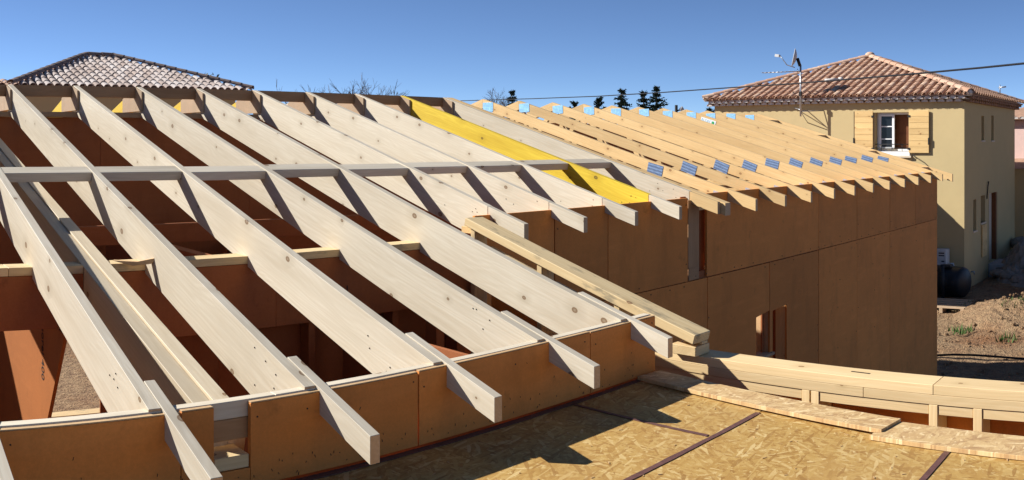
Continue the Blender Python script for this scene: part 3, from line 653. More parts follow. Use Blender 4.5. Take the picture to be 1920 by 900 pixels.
# ------------------------------------------------------------------ OSB deck
dk = thing('osb_deck', (1.5, 1.0, ZD), 'flat deck of OSB panels with dark brown taped seams', 'deck')
rows = [(1.922, 2.675, [-2.6, 0.56, 3.046, 3.56]), (1.012, 1.918, [-2.6, -0.3, 2.2, 3.50]), (0.10, 1.008, [-2.6, 0.9, 3.40]), (-0.8, 0.097, [-2.6, 0.2, 2.7, 3.40]), (-2.2, -0.803, [-2.6, 1.0, 3.4])]
for y0, y1, xsx in rows:
    for a, b_ in zip(xsx, xsx[1:]):
        box('osb_panel', (a + 0.002, y0, ZD - 0.022), (b_ - 0.002, y1, ZD + random.uniform(-0.0006, 0.0006)), 'osb', dk, 0.001)
def tape(pts, w):
    bm = bmesh.new(); prev = None; n = 40
    p0, p1 = Vector(pts[0]), Vector(pts[1]); d = (p1 - p0); s = Vector((-d.y, d.x)).normalized()
    for i in range(n + 1):
        c = p0 + d * i / n; wl = w * (0.5 + 0.16 * noise.noise((i * 0.45, w * 90, 0))); wr = w * (0.5 + 0.16 * noise.noise((i * 0.45, w * 90, 7)))
        a = bm.verts.new((c.x + s.x * wl, c.y + s.y * wl, 0)); b_ = bm.verts.new((c.x - s.x * wr, c.y - s.y * wr, 0))
        if prev: bm.faces.new((prev[0], prev[1], b_, a))
        prev = (a, b_)
    f = list(bm.faces); r = bmesh.ops.extrude_face_region(bm, geom=f)
    for v in r['geom']:
        if isinstance(v, bmesh.types.BMVert): v.co.z += 0.0022
    bmesh.ops.recalc_face_normals(bm, faces=bm.faces)
    return link('seam_tape', to_mesh('seam_tape', bm, 'tape'), dk, T(0, 0, ZD + 0.0012))
tape(((3.048, 2.672), (3.046, 1.945)), 0.020)
tape(((1.2, 1.92), (3.42, 1.92)), 0.025)
tape(((1.2, 1.01), (3.30, 1.01)), 0.024)
tape(((0.9, 0.1), (0.9, 1.0)), 0.03)
tape(((0.4, 2.682), (3.70, 2.682)), 0.034)
box('deck_joist', (3.40, -2.2, ZD - 0.2), (3.45, 2.68, ZD - 0.024), 'panel', dk)
tag(box('floor_void_panel', (-2.6, -2.2, -3.6), (3.38, 2.69, -3.55), 'panel'), kind='structure')
# loose OSB strips along the edge
def strip(c0, c1, w, z0, z1, label):
    p0, p1 = Vector((*c0, z0)), Vector((*c1, z1))
    return tag(beam('osb_strip', p0, p1, w, 0.018, 'osb_pale', None, 0.001), label, 'OSB strip')
strip((3.638, 2.675), (3.432, 1.30), 0.165, ZD + 0.022, ZD + 0.032, 'loose OSB strip lying in the deck corner beside the stacked plates')
strip((3.405, 1.335), (3.285, -0.3), 0.215, ZD + 0.021, ZD + 0.021, 'loose OSB strip continuing along the deck edge at the lower right')
# saw dust and chips on the deck
bm = bmesh.new()
for i in range(170):
    x, y = random.uniform(1.4, 3.4), random.uniform(0.5, 2.6); a = random.uniform(0, 3.14); L = random.uniform(0.004, 0.022); w = random.uniform(0.0015, 0.004)
    bmesh.ops.create_cube(bm, size=1.0, matrix=Matrix.Translation((x, y, ZD + 0.0022 + ZC)) @ Matrix.Rotation(a, 4, 'Z') @ Matrix.Diagonal((L, w, 0.0016, 1)))
tag(link('wood_chips', to_mesh('wood_chips', bm, 'lath')), 'scattered pale wood chips on the deck', 'wood chips', kind='stuff')

# ------------------------------------------------------------------ tiled houses
def tile_mesh(name, w, L, mat, seg=7, taper=0.86, thick=0.012, fill=None):
    """canal tile: half tube along local x (downhill end at +x is wider), arched up in z"""
    bm = bmesh.new(); rings = []
    for x, s in ((0, taper), (L, 1.0)):
        for rr in (w / 2 * s, w / 2 * s - thick):
            rings.append([bm.verts.new((x, -rr * math.cos(math.pi * i / seg), rr * 0.78 * math.sin(math.pi * i / seg))) for i in range(seg + 1)])
    o0, i0, o1, i1 = rings
    for i in range(seg):
        bm.faces.new((o0[i], o1[i], o1[i + 1], o0[i + 1])); bm.faces.new((i0[i], i0[i + 1], i1[i + 1], i1[i])); bm.faces.new((o1[i], i1[i], i1[i + 1], o1[i + 1]))
    bmesh.ops.recalc_face_normals(bm, faces=bm.faces)
    if fill:
        vs = [bm.verts.new((L - 0.02, v.co.y, v.co.z)) for v in i1]; f = bm.faces.new(vs); f.material_index = 1
    me = to_mesh(name, bm, mat, False)
    if fill: me.materials.append(M[fill])
    return me
def tiled_slope(root, c0, c1, apex0, apex1, pitch, exposure, mat, me, singles=True, limit=300):
    """tiles on the slope whose eave runs c0 -> c1 and whose top edge is apex0 -> apex1"""
    c0, c1, a0, a1 = map(Vector, (c0, c1, apex0, apex1)); e = (c1 - c0); W_ = e.length; e.normalize()
    up = ((a0 + a1) / 2 - c0); up -= e * up.dot(e); H = up.length; up.normalize(); n = e.cross(up)
    if n.z < 0: n = -n
    s0 = (a0 - c0).dot(e); s1 = (a1 - c0).dot(e)
    cols = int(W_ / pitch); bmj = bmesh.new() if not singles else None; cnt = 0
    for i in range(cols):
        u = (i + 0.5) * W_ / cols
        vmax = H
        if u < s0: vmax = H * u / s0
        elif u > s1: vmax = H * (W_ - u) / max(W_ - s1, 1e-6)
        j = 0
        while j * exposure < vmax - 0.10:
            v = j * exposure
            p = c0 + e * (u + random.uniform(-.008, .008)) + up * (v - 0.06) + n * 0.03
            x = -up + n * -0.0 + Vector((0, 0, 0)); x = (-up + n * 0.035 + e * random.uniform(-.02, .02)).normalized()
            y = n.cross(x).normalized(); z = x.cross(y)
            m4 = Matrix((x, y, z)).transposed().to_4x4(); m4.translation = p - x * (exposure * 1.12) * 1.0 + Vector((0, 0, ZC))
            if singles: link('tile', me, root, m4)
            else:
                t2 = bmesh.new(); t2.from_mesh(me); bmesh.ops.transform(t2, matrix=m4, verts=t2.verts)
                tmp = bpy.data.meshes.new('tmp'); t2.to_mesh(tmp); t2.free(); bmj.from_mesh(tmp); bpy.data.meshes.remove(tmp)
            j += 1; cnt += 1
    if not singles: tag(link('tiles', to_mesh('tiles', bmj, 'tile_mix', False), root), kind='stuff')
    return cnt
def hip_tiles(root, p0, p1, me, step=0.36):
    p0, p1 = Vector(p0), Vector(p1); d = p1 - p0; n = max(1, int(d.length / step)); x = -d.normalized()
    y = Vector((0, 0, 1)).cross(x).normalized(); z = x.cross(y)
    for i in range(n):
        m4 = Matrix((x, y, z)).transposed().to_4x4(); q = p0 + d * ((i + 1.12) / n) + Vector((0, 0, 0.065)); m4.translation = q + Vector((0, 0, ZC))
        link('hip_tile', me, root, m4)
def polymesh(name, verts, faces, mat, parent):
    bm = bmesh.new(); vs = [bm.verts.new(v) for v in verts]
    for f in faces: bm.faces.new([vs[i] for i in f])
    bmesh.ops.recalc_face_normals(bm, faces=bm.faces)
    return link(name, to_mesh(name, bm, mat), parent, Matrix.Translation((0, 0, ZC)))

# ---- ochre house on the right: facade at X = 24.5 facing the viewer, side wall at Y = 7.05
HX0, HX1, HY0, HY1, HZ = 24.5, 31.0, 7.05, 15.38, 1.20
hs = thing('ochre_house', (27.7, 11.2, GZ), 'two storey ochre rendered house with hipped terracotta roof', 'house')
wt = 0.30
wy0, wy1, wz0, wz1 = 8.74, 9.80, -0.25, 0.90
def wall(lo, hi): return box('wall', lo, hi, 'render_wall', hs, 0.0)
wall((HX0, HY0, GZ - 0.3), (HX0 + wt, wy0, HZ)); wall((HX0, wy1, GZ - 0.3), (HX0 + wt, HY1, HZ))
wall((HX0, wy0, GZ - 0.3), (HX0 + wt, wy1, wz0)); wall((HX0, wy0, wz1), (HX0 + wt, wy1, HZ))
# side wall with openings (x0,x1,z0,z1)
op = [(25.46, 25.80, -2.62, -1.69), (26.40, 26.72, 0.08, 0.83), (27.62, 27.94, 0.08, 0.88), (26.33, 26.85, -2.45, -1.62), (27.30, 28.40, -3.80, -1.60)]
def side_wall():
    cuts_x = sorted({HX0 + wt + 0.001, HX1} | {v for o in op for v in o[:2]}); cuts_z = sorted({GZ - 0.3, HZ} | {v for o in op for v in o[2:]})
    bm = bmesh.new()
    for a, b_ in zip(cuts_x, cuts_x[1:]):
        for c, d in zip(cuts_z, cuts_z[1:]):
            mx, mz = (a + b_) / 2, (c + d) / 2
            if any(o[0] < mx < o[1] and o[2] < mz < o[3] for o in op): continue
            bmesh.ops.create_cube(bm, size=1.0, matrix=Matrix.Translation((mx, HY0 + wt / 2, mz)) @ Matrix.Diagonal((b_ - a, wt, d - c, 1)))
    bmesh.ops.remove_doubles(bm, verts=bm.verts, dist=0.0005)
    seen = {}
    for f in bm.faces: seen.setdefault(tuple(sorted(v.index for v in f.verts)), []).append(f)
    bm.verts.index_update()
    seen = {}
    for f in bm.faces: seen.setdefault(tuple(sorted(v.index for v in f.verts)), []).append(f)
    bmesh.ops.delete(bm, geom=[f for fs in seen.values() if len(fs) > 1 for f in fs], context='FACES')
    link('wall', to_mesh('wall', bm, 'render_wall'), hs, Matrix.Translation((0, 0, ZC)))
side_wall()
wall((HX0 + wt, HY1 - wt, GZ - 0.3), (HX1, HY1, HZ)); wall((HX1 - wt, HY0 + wt, GZ - 0.3), (HX1, HY1 - wt, HZ))
for i, o in enumerate(op):
    if i < 4:
        w_ = box('window', (o[0] + 0.001, HY0 + 0.17, o[2] + 0.001), (o[1] - 0.001, HY0 + 0.20, o[3] - 0.001), 'void' if i in (1, 2) else 'glass', hs, 0.0)
        box('window_sill', (o[0] - 0.05, HY0 - 0.03, o[2] - 0.05), (o[1] + 0.05, HY0 + 0.08, o[2]), 'reveal', hs)
        if i in (0, 3):
            box('frame', (o[0] + 0.002, HY0 + 0.14, o[2] + 0.002), (o[0] + 0.04, HY0 + 0.168, o[3] - 0.002), 'darkwood', w_)
            box('frame', (o[1] - 0.04, HY0 + 0.14, o[2] + 0.002), (o[1] - 0.002, HY0 + 0.168, o[3] - 0.002), 'darkwood', w_)
dr = box('door', (27.42, HY0 + 0.16, -3.79), (28.28, HY0 + 0.20, -1.61), 'reveal', hs)
box('door_frame', (27.301, HY0 + 0.02, -3.8), (27.42, HY0 + 0.22, -1.6), 'darkwood', dr); box('door_frame', (28.281, HY0 + 0.02, -3.8), (28.40, HY0 + 0.22, -1.6), 'darkwood', dr)
box('door_step', (27.2, HY0 - 0.5, -4.3), (28.5, HY0 - 0.001, -3.81), 'concrete', hs, 0.02)
sh = box('shutter', (26.36, HY0 - 0.05, -3.5), (26.9, HY0 - 0.01, -2.52), 'shutter', hs); sh['label'] = 'plank leaning below the side window'
# roof body
OV = 0.25
ex0, ex1, ey0, ey1, ez = HX0 - OV, HX1 + OV, HY0 - OV, HY1 + OV, HZ + 0.19
ap = Vector((27.85, 11.32, 2.86))
polymesh('roof', [(ex0, ey0, ez), (ex1, ey0, ez), (ex1, ey1, ez), (ex0, ey1, ez), ap, (ex0, ey0, ez - 0.03), (ex1, ey0, ez - 0.03), (ex1, ey1, ez - 0.03), (ex0, ey1, ez - 0.03)],
         [(0, 1, 4), (1, 2, 4), (2, 3, 4), (3, 0, 4), (5, 6, 1, 0), (6, 7, 2, 1), (7, 8, 3, 2), (8, 5, 0, 3), (8, 7, 6, 5)], 'tile_mix', hs)
tm = tile_mesh('tile', 0.205, 0.42, 'tile'); tmj = tile_mesh('tiles', 0.205, 0.42, 'tile_mix')
hipm = tile_mesh('hip_tile', 0.25, 0.44, 'tile')
n1 = tiled_slope(hs, (ex0, ey1, ez), (ex0, ey0, ez), ap, ap, 0.25, 0.35, 'tile', tm)
tiled_slope(hs, (ex0, ey0, ez), (ex1, ey0, ez), ap, ap, 0.25, 0.35, 'tile', tmj, singles=False)
for c in ((ex0, ey1, ez), (ex0, ey0, ez), (ex1, ey0, ez), (ex1, ey1, ez)): hip_tiles(hs, c, ap, hipm)
bm = bmesh.new(); bmesh.ops.create_icosphere(bm, subdivisions=2, radius=0.17)
for v in bm.verts: v.co.z *= 0.7
link('apex_cap', to_mesh('apex_cap', bm, 'tile', True), hs, T(ap.x, ap.y, ap.z + 0.10))
for c in ((ex0 + .05, ey0 + .05), (ex0 + .05, ey1 - .05)):
    bm = bmesh.new(); bmesh.ops.create_icosphere(bm, subdivisions=2, radius=0.11)
    for v in bm.verts: v.co *= 1 + 0.2 * noise.noise(v.co * 6)
    link('mortar_end', to_mesh('mortar_end', bm, 'mortar', True), hs, T(c[0], c[1], ez + 0.06))
# genoise: two rows of half-round tiles under the eave
gm = tile_mesh('eave_tile', 0.225, 0.30, 'tile_pale', fill='mortar')
for row, (outd, zz) in enumerate(((0.15, HZ - 0.015), (0.25, HZ + 0.07))):
    n = int((HY1 - HY0 + 0.2) / 0.25)
    for i in range(n):
        y = HY0 - 0.1 + (i + 0.5 + 0.5 * (row == 0)) * (HY1 - HY0 + 0.2) / n
        m4 = Matrix(((-1, 0, 0), (0, -1, 0), (0, 0, 1))).to_4x4(); m4.translation = Vector((HX0 + 0.30 - outd, y, zz + ZC)); link('eave_tile', gm, hs, m4)
    box('eave_course', (HX0 - outd + 0.03, HY0 - outd + 0.03, zz + 0.070), (HX1 + outd, HY1 + outd, zz + 0.084), 'mortar', hs, 0.0)
    bmj = bmesh.new(); n = int((HX1 - HX0) / 0.25)
    for i in range(n):
        m4 = Matrix(((0, 1, 0), (-1, 0, 0), (0, 0, 1))).to_4x4(); m4.translation = Vector((HX0 + (i + 0.5 + 0.5 * (row == 0)) * 0.25, HY0 + 0.30 - outd, zz + ZC))
        t2 = bmesh.new(); t2.from_mesh(gm); bmesh.ops.transform(t2, matrix=m4, verts=t2.verts); tmp = bpy.data.meshes.new('tmp'); t2.to_mesh(tmp); t2.free(); bmj.from_mesh(tmp); bpy.data.meshes.remove(tmp)
    tag(link('side_eave_tiles', to_mesh('side_eave_tiles', bmj, 'tile_mix', False), hs), kind='stuff')
# window: frame, panes, open sash, shutters of boards
win = box('window', (HX0 + 0.2, wy0 + 0.001, wz0 + 0.001), (HX0 + 0.26, wy1 - 0.001, wz0 + 0.07), 'white', hs)
for a, b_ in ((wy1 - 0.08, wy1 - 0.002), (wy0 + 0.002, wy0 + 0.05)): box('frame', (HX0 + 0.19, a, wz0 + 0.072), (HX0 + 0.26, b_, wz1 - 0.002), 'white', win)
box('frame', (HX0 + 0.19, wy0 + 0.052, wz1 - 0.06), (HX0 + 0.26, wy1 - 0.082, wz1 - 0.003), 'white', win)
ys0, ys1 = 9.24, 9.718
for a, b_ in ((ys0, ys0 + 0.07), (ys1 - 0.06, ys1)): box('sash_stile', (HX0 + 0.14, a, wz0 + 0.075), (HX0 + 0.185, b_, wz1 - 0.062), 'white', win)
zs = [wz0 + 0.075, 0.10, 0.47, wz1 - 0.11]
for i, z in enumerate(zs): box('glazing_bar', (HX0 + 0.142, ys0 + 0.071, z), (HX0 + 0.183, ys1 - 0.061, z + (0.05 if i in (0, 3) else 0.03)), 'white', win)
for a, b_ in zip(zs, zs[1:]): box('pane', (HX0 + 0.16, ys0 + 0.071, a + 0.031), (HX0 + 0.166, ys1 - 0.061, b_ - 0.001), 'glass', win, 0.0)
rm = box('inner_shutter', (HX0 + 0.34, wy0 + 0.0, wz0 - 0.2), (HX0 + 0.38, ys0 + 0.1, wz1 + 0.1), 'darkwood', hs)
box('room_void', (HX0 + 1.2, wy0 - 0.5, wz0 - 0.5), (HX0 + 1.25, wy1 + 0.5, wz1 + 0.5), 'void', hs, 0.0)
box('window_sill', (HX0 - 0.06, wy0 - 0.05, wz0 - 0.12), (HX0 + 0.19, wy1 + 0.05, wz0 - 0.001), 'white', hs)
box('sill_moulding', (HX0 - 0.09, wy0 - 0.10, wz0 - 0.18), (HX0 - 0.001, wy1 + 0.10, wz0 - 0.122), 'reveal', hs)
rail = thing('window_rail', (HX0 - 0.02, 9.3, wz0 + 0.1), 'black iron rail across the foot of the upper window', 'rail')
for z in (wz0 + 0.10, wz0 + 0.21): tube('bar', [(HX0 + 0.02, wy0 + 0.002, z), (HX0 + 0.02, wy1 - 0.002, z)], 0.012, 'black', rail)
for y in (8.95, 9.27, 9.6): tube('upright', [(HX0 + 0.02, y, wz0 + 0.001), (HX0 + 0.02, y, wz0 + 0.21)], 0.008, 'black', rail)
for y0, y1, lab in ((9.845, 10.43, 'left-hand boarded shutter'), (8.10, 8.71, 'right-hand boarded shutter')):
    s = box('shutter', (HX0 - 0.045, y0 + 0.02, wz0 - 0.03), (HX0 - 0.03, y1 - 0.02, wz1 + 0.04), 'shutter', hs); s['label'] = lab
    nb = 7; dz = (wz1 + 0.05 - wz0 + 0.04) / nb
    for i in range(nb): beam('board', (HX0 - 0.058, y0, wz0 - 0.04 + (i + 1) * dz - 0.004), (HX0 - 0.058, y1, wz0 - 0.04 + (i + 1) * dz - 0.004), 0.025, dz - 0.006, 'shutter', s)
    for z in (wz0 + 0.08, wz1 - 0.12):
        yb = y0 if y0 > 9 else y1
        box('hinge', (HX0 - 0.085, yb - 0.04, z - 0.03), (HX0 - 0.071, yb + 0.04, z + 0.03), 'black', s)
    ye = y1 if y0 > 9 else y0
    box('latch', (HX0 - 0.09, ye - 0.02 + (0.02 if y0 > 9 else 0), wz0 + 0.2), (HX0 - 0.071, ye + 0.02 + (0.02 if y0 > 9 else 0), wz0 + 0.40), 'black', s)
    if y0 > 9: box('edge_iron', (HX0 - 0.075, y1 + 0.002, wz0 - 0.02), (HX0 - 0.03, y1 + 0.022, wz1 + 0.04), 'black', s)
tube('shutter_stay', [(HX0 - 0.03, 8.62, wz0 - 0.1), (HX0 - 0.16, 8.50, wz0 - 0.13), (HX0 - 0.2, 8.42, wz0 - 0.20)], 0.014, 'black', hs)
# antenna mast with dish and yagi
an = thing('antenna_mast', (24.05, 12.04, 0.95), 'steel antenna mast with dish and yagi fixed to the ochre house', 'antenna')
mx, my = 24.02, 12.02
tube('mast', [(mx, my, 0.80), (mx, my, 2.35)], 0.028, 'steel', an, 8)
tube('bracket', [(HX0, my, 0.98), (mx, my, 0.98)], 0.016, 'steel', an); tube('bracket', [(HX0, my - 0.55, 0.98), (mx, my, 0.95)], 0.013, 'steel', an); tube('bracket', [(HX0, my + 0.45, 1.08), (mx, my, 1.0)], 0.013, 'steel', an); tube('bracket', [(HX0, my, 0.62), (mx, my, 0.95)], 0.013, 'steel', an)
box('mast_clamp', (mx - 0.05, my - 0.04, 1.42), (mx + 0.03, my + 0.04, 1.55), 'black', an)
bm = bmesh.new(); R_ = 0.26; rr = []
for i in range(7):
    r = R_ * i / 6; rr.append([bm.verts.new((r * math.cos(2 * math.pi * k / 24), r * 1.08 * math.sin(2 * math.pi * k / 24), 0.10 * (r / R_) ** 2)) for k in range(24)])
for a, b_ in zip(rr, rr[1:]):
    for k in range(24): bm.faces.new((a[k], a[(k + 1) % 24], b_[(k + 1) % 24], b_[k]))
bmesh.ops.remove_doubles(bm, verts=bm.verts, dist=1e-5)
r = bmesh.ops.solidify(bm, geom=bm.faces[:], thickness=0.015)
dn = Vector((-0.47, 0.85, 0.20)).normalized()
dy = Vector((0, 0, 1)) - dn * dn.z; dy.normalize(); dx_ = dy.cross(dn)
d4 = Matrix((dx_, dy, dn)).transposed().to_4x4(); dc = Vector((mx - 0.02, my + 0.12, 2.56)); d4.translation = dc + Vector((0, 0, ZC))
link('dish', to_mesh('dish', bm, 'dish', True), an, d4)
tube('dish_arm', [dc - dy * 0.29, dc - dy * 0.26 + dn * 0.25, dc - dy * 0.02 + dn * 0.52], 0.014, 'steel', an)
lp = dc - dy * 0.0 + dn * 0.53
beam('feed_head', lp, lp + Vector((0, 0.14, 0.02)), 0.08, 0.08, 'acunit', an)
tube('dish_mount', [dc - dn * 0.02, (mx, my + 0.02, 2.32)], 0.05, 'black', an)
yz = 2.16
tube('yagi_boom', [(mx - 0.03, my, yz), (mx - 0.12, my + 1.25, yz - 0.01)], 0.012, 'steel', an)
for i in range(9):
    f = 0.12 + i * 0.105; p = Vector((mx - 0.03, my, yz)).lerp(Vector((mx - 0.12, my + 1.25, yz - 0.01)), min(f, 0.99))
    tube('yagi_rod', [p + Vector((0.16, 0.012, 0)), p + Vector((-0.16, -0.012, 0))], 0.008, 'steel', an)
tube('yagi_rod', [Vector((mx, my + 0.1, yz + 0.08)), Vector((mx, my + 0.1, yz - 0.08))], 0.01, 'steel', an)
a2 = thing('roof_antenna', (29.5, 7.8, 1.6), 'small second antenna above the right eave of the ochre house', 'antenna')
q = ray_r(1875, 176, 31.5); tube('mast', [q, q + Vector((0, 0, 0.32))], 0.02, 'steel', a2); tube('arm', [q + Vector((0, 0.05, 0.22)), q + Vector((0, -0.22, 0.25))], 0.025, 'steel', a2)
# white chimney pipe with soot patch
ch = thing('flue_pipe', (25.9, 11.2, 1.9), 'short leaning white flue pipe lying on the terracotta roof', 'flue')
q0 = Vector((25.45, 11.42, 1.98)); tube('pipe', [q0, q0 + Vector((-0.18, 0.20, -0.02)) * 1.6], 0.055, 'mortar', ch, 8); tube('collar', [q0 + Vector((0.02, -0.02, 0.0)), q0 + Vector((0.10, -0.10, 0.02))], 0.08, 'mortar', ch, 8)

# AC unit, tank, pallet
ac = thing('ac_unit', (24.2, 7.6, -3.7), 'white air conditioning unit on the ochre facade above the black tank', 'air conditioner')
box('casing', (24.12, 7.47, -3.72), (24.46, 8.30, -3.03), 'acunit', ac, 0.02)
for z in (-3.13, -3.20, -3.36): box('vent', (24.112, 7.53, z - 0.016), (24.119, 7.70 if z > -3.3 else 7.62, z + 0.016), 'black', ac, 0.0)
box('foot', (24.1, 7.5, -3.78), (24.49, 7.56, -3.722), 'black', ac); tube('pipe', [(24.3, 7.45, -3.45), (24.3, 7.32, -3.44), (24.28, 7.27, -3.6), (24.28, 7.29, -3.95)], 0.03, 'acunit', ac)
tk = thing('tank', (23.3, 7.6, GZ), 'black plastic tank on its side against the ochre facade', 'tank')
tp = [(0.0, 0.02), (0.0, 0.50), (0.06, 0.585), (0.13, 0.60), (0.5, 0.60), (0.55, 0.62), (0.6, 0.60), (1.2, 0.60), (1.27, 0.585), (1.33, 0.50), (1.33, 0.02)]
bm = bmesh.new(); rings = [[bm.verts.new((r * math.cos(2 * math.pi * k / 28), a, r * math.sin(2 * math.pi * k / 28))) for k in range(28)] for a, r in tp]
for a, b_ in zip(rings, rings[1:]):
    for k in range(28): bm.faces.new((a[k], a[(k + 1) % 28], b_[(k + 1) % 28], b_[k]))
bm.faces.new(list(reversed(rings[0]))); bm.faces.new(rings[-1]); bmesh.ops.recalc_face_normals(bm, faces=bm.faces)
link('vessel', to_mesh('vessel', bm, 'tank', True), tk, T(23.3, 6.68, -3.80) @ Matrix.Rotation(-0.25, 4, 'Z') @ Matrix.Diagonal((0.70, 0.9, 0.70, 1)))
tube('filler_pipe', [(22.75, 7.15, -4.2), (22.72, 7.15, -3.25)], 0.05, 'tank', tk, 8)
box('lid', (23.15, 7.05, -3.40), (23.45, 7.35, -3.33), 'tank', tk, 0.03)
pl = thing('pallet', (21.6, 6.6, GZ), 'weathered wooden pallet lying in front of the black tank', 'pallet')
for i in range(5): beam('slat', (21.1 + i * 0.26, 6.05, -4.06), (21.1 + i * 0.26, 7.25, -4.06), 0.19, 0.025, 'gusset', pl)
for y in (6.1, 6.65, 7.2): beam('bearer', (21.0, y, -4.087), (22.25, y, -4.087), 0.09, 0.12, 'gusset', pl)
# conduit and tap on the side wall
tube('conduit', [(27.0, HY0 - 0.02, -1.75), (27.0, HY0 - 0.05, -1.35), (27.1, HY0 - 0.05, -1.22), (27.2, HY0 - 0.02, -1.25)], 0.02, 'black', hs)
tube('tap', [(25.2, HY0 - 0.01, -3.78), (25.2, HY0 - 0.10, -3.78), (25.2, HY0 - 0.10, -3.86)], 0.025, 'steel', hs)
# lean-to wing that shades the foot of the facade
lt = thing('lean_to', (23.0, 12.0, GZ), 'low tiled wing attached to the ochre facade, mostly hidden by the timber roof', 'outbuilding')
box('wall', (19.6, 9.3, GZ - 0.2), (24.49, 14.8, -1.62), 'render_wall', lt, 0.0)
polymesh('roof', [(19.3, 9.05, -1.62), (19.3, 15.0, -1.62), (24.49, 15.0, -0.80), (24.49, 9.05, -0.80), (19.3, 9.05, -1.72), (19.3, 15.0, -1.72), (24.49, 15.0, -0.90), (24.49, 9.05, -0.90)],
         [(0, 1, 2, 3), (7, 6, 5, 4), (0, 4, 5, 1), (1, 5, 6, 2), (2, 6, 7, 3), (3, 7, 4, 0)], 'tile_mix', lt)
tl = tile_mesh('verge_tile', 0.25, 0.40, 'tile')
for i in range(15):
    f = i / 14; m4 = Matrix(((-0.988, 0, -0.156), (0, -1, 0), (-0.156, 0, 0.988))).to_4x4(); m4.translation = Vector((24.49 - f * 4.85, 9.12, -0.80 - f * 0.766 + 0.04 + ZC)); link('verge_tile', tl, lt, m4)

# ---- pink neighbour at the right edge
pk = thing('pink_house', (36, 6.5, GZ), 'pink rendered house with tiled eave peeking out at the right edge', 'house')
box('wall', (33.6, 4.5, GZ), (40, 8.5, 0.88), 'pink_wall', pk, 0.0)
box('annex_wall', (32.2, 5.6, GZ), (33.59, 7.75, -0.95), 'render_wall', pk, 0.0)
polymesh('roof', [(33.3, 4.2, 0.9), (33.3, 8.8, 0.9), (36.8, 7.2, 1.75), (36.8, 5.4, 1.75), (40.3, 4.2, 0.9), (40.3, 8.8, 0.9)], [(0, 1, 2, 3), (1, 5, 2), (5, 4, 3, 2), (4, 0, 3), (0, 4, 5, 1)], 'tile_mix', pk)
for i in range(18):
    m4 = Matrix(((-1, 0, 0), (0, -1, 0), (0, 0, 1))).to_4x4(); m4.translation = Vector((33.62, 4.3 + i * 0.25, 0.93 + ZC)); link('eave_tile', gm, pk, m4)
polymesh('annex_roof', [(32.0, 5.4, -0.95), (32.0, 7.8, -0.95), (33.59, 7.8, -0.6), (33.59, 5.4, -0.6)], [(0, 1, 2, 3)], 'tile_mix', pk)
wd = box('window', (32.19, 6.1, -2.9), (32.198, 6.7, -1.4), 'glass', pk, 0.0); box('frame', (32.17, 6.02, -2.95), (32.189, 6.09, -1.35), 'shutter', wd)

# ---- house behind the ridge on the left
h2 = thing('grey_tiled_house', (9, 26, GZ), 'house with weathered greyish tiled hip roof rising behind the ridge', 'house')
lx0, lx1, ly0, ly1, lz = 5.15, 12.25, 22.95, 29.6, 1.52
box('wall', (lx0 + 0.35, ly0 + 0.35, GZ), (lx1 - 0.35, ly1 - 0.35, lz - 0.02), 'render_wall', h2, 0.0)
r0, r1 = Vector((8.25, 26.3, 2.66)), Vector((9.15, 26.3, 2.66))
polymesh('roof', [(lx0, ly0, lz), (lx1, ly0, lz), (lx1, ly1, lz), (lx0, ly1, lz), r0, r1, (lx0, ly0, lz - 0.06), (lx1, ly0, lz - 0.06), (lx1, ly1, lz - 0.06), (lx0, ly1, lz - 0.06)],
         [(0, 1, 5, 4), (1, 2, 5), (2, 3, 4, 5), (3, 0, 4), (6, 7, 1, 0), (7, 8, 2, 1), (8, 9, 3, 2), (9, 6, 0, 3), (9, 8, 7, 6)], 'tile_mix', h2)
tg = tile_mesh('tile', 0.19, 0.40, 'tile_grey')
hg = tile_mesh('hip_tile', 0.27, 0.44, 'tile_shade')  # darker than the field tiles: hip shade is in the colour
tiled_slope(h2, (lx0, ly0, lz), (lx1, ly0, lz), r0, r1, 0.222, 0.34, 'tile_grey', tg)
for a, b_ in (((lx0, ly0, lz), r0), ((lx1, ly0, lz), r1), (r0, r1), ((lx1, ly1, lz), r1)): hip_tiles(h2, a, b_, hg)
h3 = thing('far_tiled_house', (3.5, 31, GZ), 'further tiled roof just visible at the upper left edge', 'house')
box('wall', (1.0, 27.0, GZ), (6.8, 33, 1.75), 'render_wall', h3, 0.0)
polymesh('roof', [(0.7, 26.7, 1.75), (7.1, 26.7, 1.75), (7.1, 33, 1.75), (0.7, 33, 1.75), (3.9, 29.8, 2.35)], [(0, 1, 4), (1, 2, 4), (2, 3, 4), (3, 0, 4), (3, 2, 1, 0)], 'tile_mix', h3)
tiled_slope(h3, (0.7, 26.7, 1.75), (7.1, 26.7, 1.75), (3.9, 29.8, 2.35), (3.9, 29.8, 2.35), 0.25, 0.4, 'tile_grey', tmj, singles=False)

